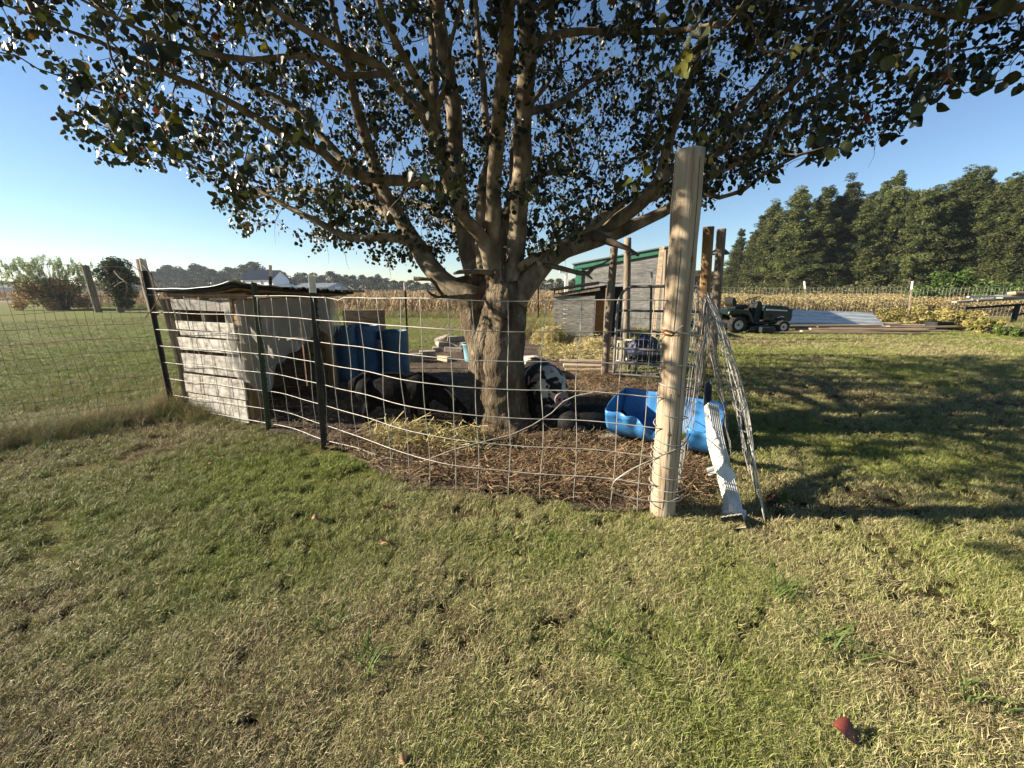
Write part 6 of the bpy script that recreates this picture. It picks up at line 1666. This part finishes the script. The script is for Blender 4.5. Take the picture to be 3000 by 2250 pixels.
for x in np.arange(-300, 2250, 9):
    Y = random.uniform(192, 205) if x < 1650 else random.uniform(132, 140); py = np.interp(x, [a for a, b in line], [b for a, b in line]) + 10
    q = P(x, min(840, py), Y)
    for z in np.arange(.8, max(1.6, q.z), 1.5): cl.append((q.x + random.gauss(0, .8), q.y, z, 1.7))
tag(link('far_wood', clump_mesh('far_wood', cl, 60, .5, BROADL, .9, 6, .3)), kind='stuff')

def building(label, cat_, px, Y, yaw): 
    q = P(px, 846, Y); t = thing('building', label, cat_, (q.x, Y, 0), yaw); return t
# white farmhouse: local x along the long side, gable end at x=0
hs = building('tall white farmhouse with steep navy roof beyond the shed', 'house', 708, 140, R(-14)); hs.name = 'farmhouse'
mb = MB(); mb.box((6.6, 3.6, 2.3), (13.0, 7.0, 4.6)); mb.add([(.1, .1, 4.6), (.1, 7.1, 4.6), (.1, 3.6, 7.2), (13.1, .1, 4.6), (13.1, 7.1, 4.6), (13.1, 3.6, 7.2)], [(0, 1, 2), (3, 5, 4)]); mb.build('wall', HOUSEW, hs)
for s in (-1, 1):
    mb = MB(); mb.add([(-.3, 3.6, 7.35), (13.4, 3.6, 7.35), (13.4, 3.6 + s * 4.0, 4.25), (-.3, 3.6 + s * 4.0, 4.25)], [(0, 1, 2, 3)]); mb.build('roof', NAVY, hs, solid=.2)
def win(x, y, z, w_, h_, ax_, par):
    f = MB(); g_ = MB()
    if ax_ == 'y': f.box((x, y - .05, z), (w_ + .2, .08, h_ + .2)); g_.box((x, y - .10, z), (w_, .06, h_))
    else: f.box((x - .05, y, z), (.08, w_ + .2, h_ + .2)); g_.box((x - .10, y, z), (.06, w_, h_))
    o = f.build('window', HOUSEW, par); p = g_.build('pane', GLASS, o)
for x, z in ((1.2, 3.4), (8.6, 3.3), (8.4, 1.2), (4.6, 3.3), (11.6, 3.3)): win(x, .1, z, .6, 1.0, 'y', hs)
for y, z in ((2.6, 3.4), (3.6, 3.4), (4.6, 3.4), (3.6, 5.6)): win(.1, y, z, .55, 1.0, 'x', hs)
mb = MB(); mb.box((-.7, 3.6, 3.3), (1.2, 3.2, 2.4)); mb.build('bay', HOUSEW, hs)
for y in (2.6, 3.6, 4.6): win(-1.3, y, 3.5, .6, 1.1, 'x', hs)
mb = MB(); mb.box((15.3, 4, 1.2), (4.2, 4, 2.4)); mb.add([(13, 1.8, 2.4), (17.6, 1.8, 2.1), (17.6, 6, 2.1), (13, 6, 3.2)], [(0, 1, 2, 3)]); mb.build('porch', HOUSEW, hs)
for x in (14.0, 14.9, 15.8, 16.7): win(x, 2.0, 1.2, .6, 1.1, 'y', hs)
# metal barn
mbn = building('long low metal barn with dark grey roof beyond the corn', 'barn', 858, 150, R(-20)); mbn.name = 'metal_barn'
mb = MB(); mb.box((8, 5, .9), (16, 10, 1.8)); mb.add([(16, 0, 1.8), (16, 10, 1.8), (16, 5, 3.2), (0, 0, 1.8), (0, 10, 1.8), (0, 5, 3.2)], [(0, 1, 2), (3, 5, 4)]); mb.build('wall', METALB, mbn)
for s in (-1, 1):
    mb = MB(); mb.add([(-.3, 5, 3.3), (16.3, 5, 3.3), (16.3, 5 + s * 5.3, 1.7), (-.3, 5 + s * 5.3, 1.7)], [(0, 1, 2, 3)]); mb.build('roof', METALR, mbn, solid=.12)
mb = MB(); mb.box((16.04, 5, 1.0), (.06, 2.6, 2.0)); mb.build('door', WHITEP, mbn)
lh = building('low pale building with grey roof at the left edge', 'building', 0, 130, R(5)); lh.name = 'low_building'
mb = MB(); mb.box((3, 3, .8), (9, 6, 1.6)); mb.build('wall', METALB, lh)
mb = MB(); mb.add([(-1.8, -.3, 1.55), (7.8, -.3, 1.55), (7.8, 3, 2.4), (-1.8, 3, 2.4)], [(0, 1, 2, 3)]); mb.build('roof', METALR, lh, solid=.12)
# wind-blown light tree at left edge
# ------------------------------------------------------------------ weeds and fallen leaves on the lawn
def weed(px, py, s, label, seed):
    g = np.random.default_rng(seed); b = G(px, py); t = thing('weed_clump', label, 'weed', b)
    me = tuft('blades', 42, .06, .13 * s, .007, WEEDL, 1.7, .35, 4, (.3, .85), seed); link('blades', me, None, t)
for i, (px, py, s, lab) in enumerate([(2290, 1745, 1.3, 'broad green grass weed right of centre in the foreground lawn'), (1765, 1885, 1.1, 'green grass weed low in the middle of the foreground'), (2440, 1905, 1.2, 'spreading green weed near the bottom right'), (1075, 1950, 1.0, 'small green weed at the bottom left of centre'), (2260, 1385, .9, 'leafy weed beside the foot of the leaning mesh'), (960, 1835, .8, 'green weed left of centre in the lawn'), (2850, 2060, 1.2, 'green weed in the bottom right corner'), (2290, 1460, 1.0, 'green weed just right of the mesh tips'), (1620, 1590, .7, 'short green weed in front of the mulch')]):
    weed(px, py, s, lab, 700 + i)
def fallen(px, py, L_, a, m, label, fold=.5, z=.02, tilt=.2):
    b = G(px, py); mb = MB()
    pr_ = [(0, 0), (.12, .32), (.38, .5), (.66, .42), (.86, .22), (1, 0)]
    def fn(u, v):
        x = u * L_; hw = np.interp(u, [0, .12, .35, .6, .85, 1], [0, .22, .42, .38, .18, 0]) * L_; y = (v * 2 - 1) * hw
        return Vector((x - L_ / 2, y, abs(y) * fold + .012 * math.sin(u * 5)))
    mb.grid(fn, 12, 6); mb.tube([(-L_ / 2, 0, 0), (-L_ / 2 - L_ * .35, .004, .006)], .0012, 4)
    tag(mb.build('fallen_leaf', m, loc=b + Vector((0, 0, z)), rot=(tilt, .15, a), smooth=True), label, 'leaf')
fallen(2478, 2170, .075, -.6, REDLEAF, 'folded red leaf on the grass near the bottom right', .3, .03)
fallen(1130, 1600, .06, .8, TANLEAF, 'brown curled leaf left of centre on the lawn', .5)
fallen(930, 1528, .06, .3, TANLEAF, 'small pale leaf on the green patch', .3)
fallen(1188, 2246, .04, .4, TANLEAF, 'brownish leaf cut by the bottom edge of the view', .5)
fallen(1135, 1497, .06, 2.3, REDLEAF, 'dark red leaf at the edge of the mulch', .5)
fallen(622, 1365, .05, 1.1, TANLEAF, 'pale leaf on the grass below the shed', .4)
fallen(2253, 1482, .06, 2.0, REDLEAF, 'reddish leaf caught at the foot of the wire mesh', .6, .05)
def hung(px, py, Y, m, label):
    mb = MB(); mb.grid(lambda u, v: Vector((.012 * (v * 2 - 1) * math.sin(PI * u) * 1.6, .004 * abs(v * 2 - 1), -.055 * u)), 8, 4); tag(mb.build('hanging_leaf', m, loc=P(px, py, Y), rot=(.2, .3, .4), smooth=True), label, 'leaf')
hung(2010, 1268, 2.14, YELLEAF, 'yellow leaf caught in the wire beside the corner post')
hung(2032, 938, 2.2, VINEL, 'olive leaf caught in the wire right of the rusty clip')

# ------------------------------------------------------------------ thin autumn haze
hz = bpy.data.materials.new('haze_air'); hz.use_nodes = True
for n_ in list(hz.node_tree.nodes):
    if n_.type == 'BSDF_PRINCIPLED': hz.node_tree.nodes.remove(n_)
pv = hz.node_tree.nodes.new('ShaderNodeVolumePrincipled'); pv.inputs['Density'].default_value = .00035; pv.inputs['Color'].default_value = (.80, .88, 1, 1); pv.inputs['Anisotropy'].default_value = .3
hz.node_tree.links.new(pv.outputs[0], hz.node_tree.nodes['Material Output'].inputs['Volume'])
mb = MB(); mb.box((0, 150, 7.5), (760, 340, 17)); tag(mb.build('haze', hz), kind='stuff')
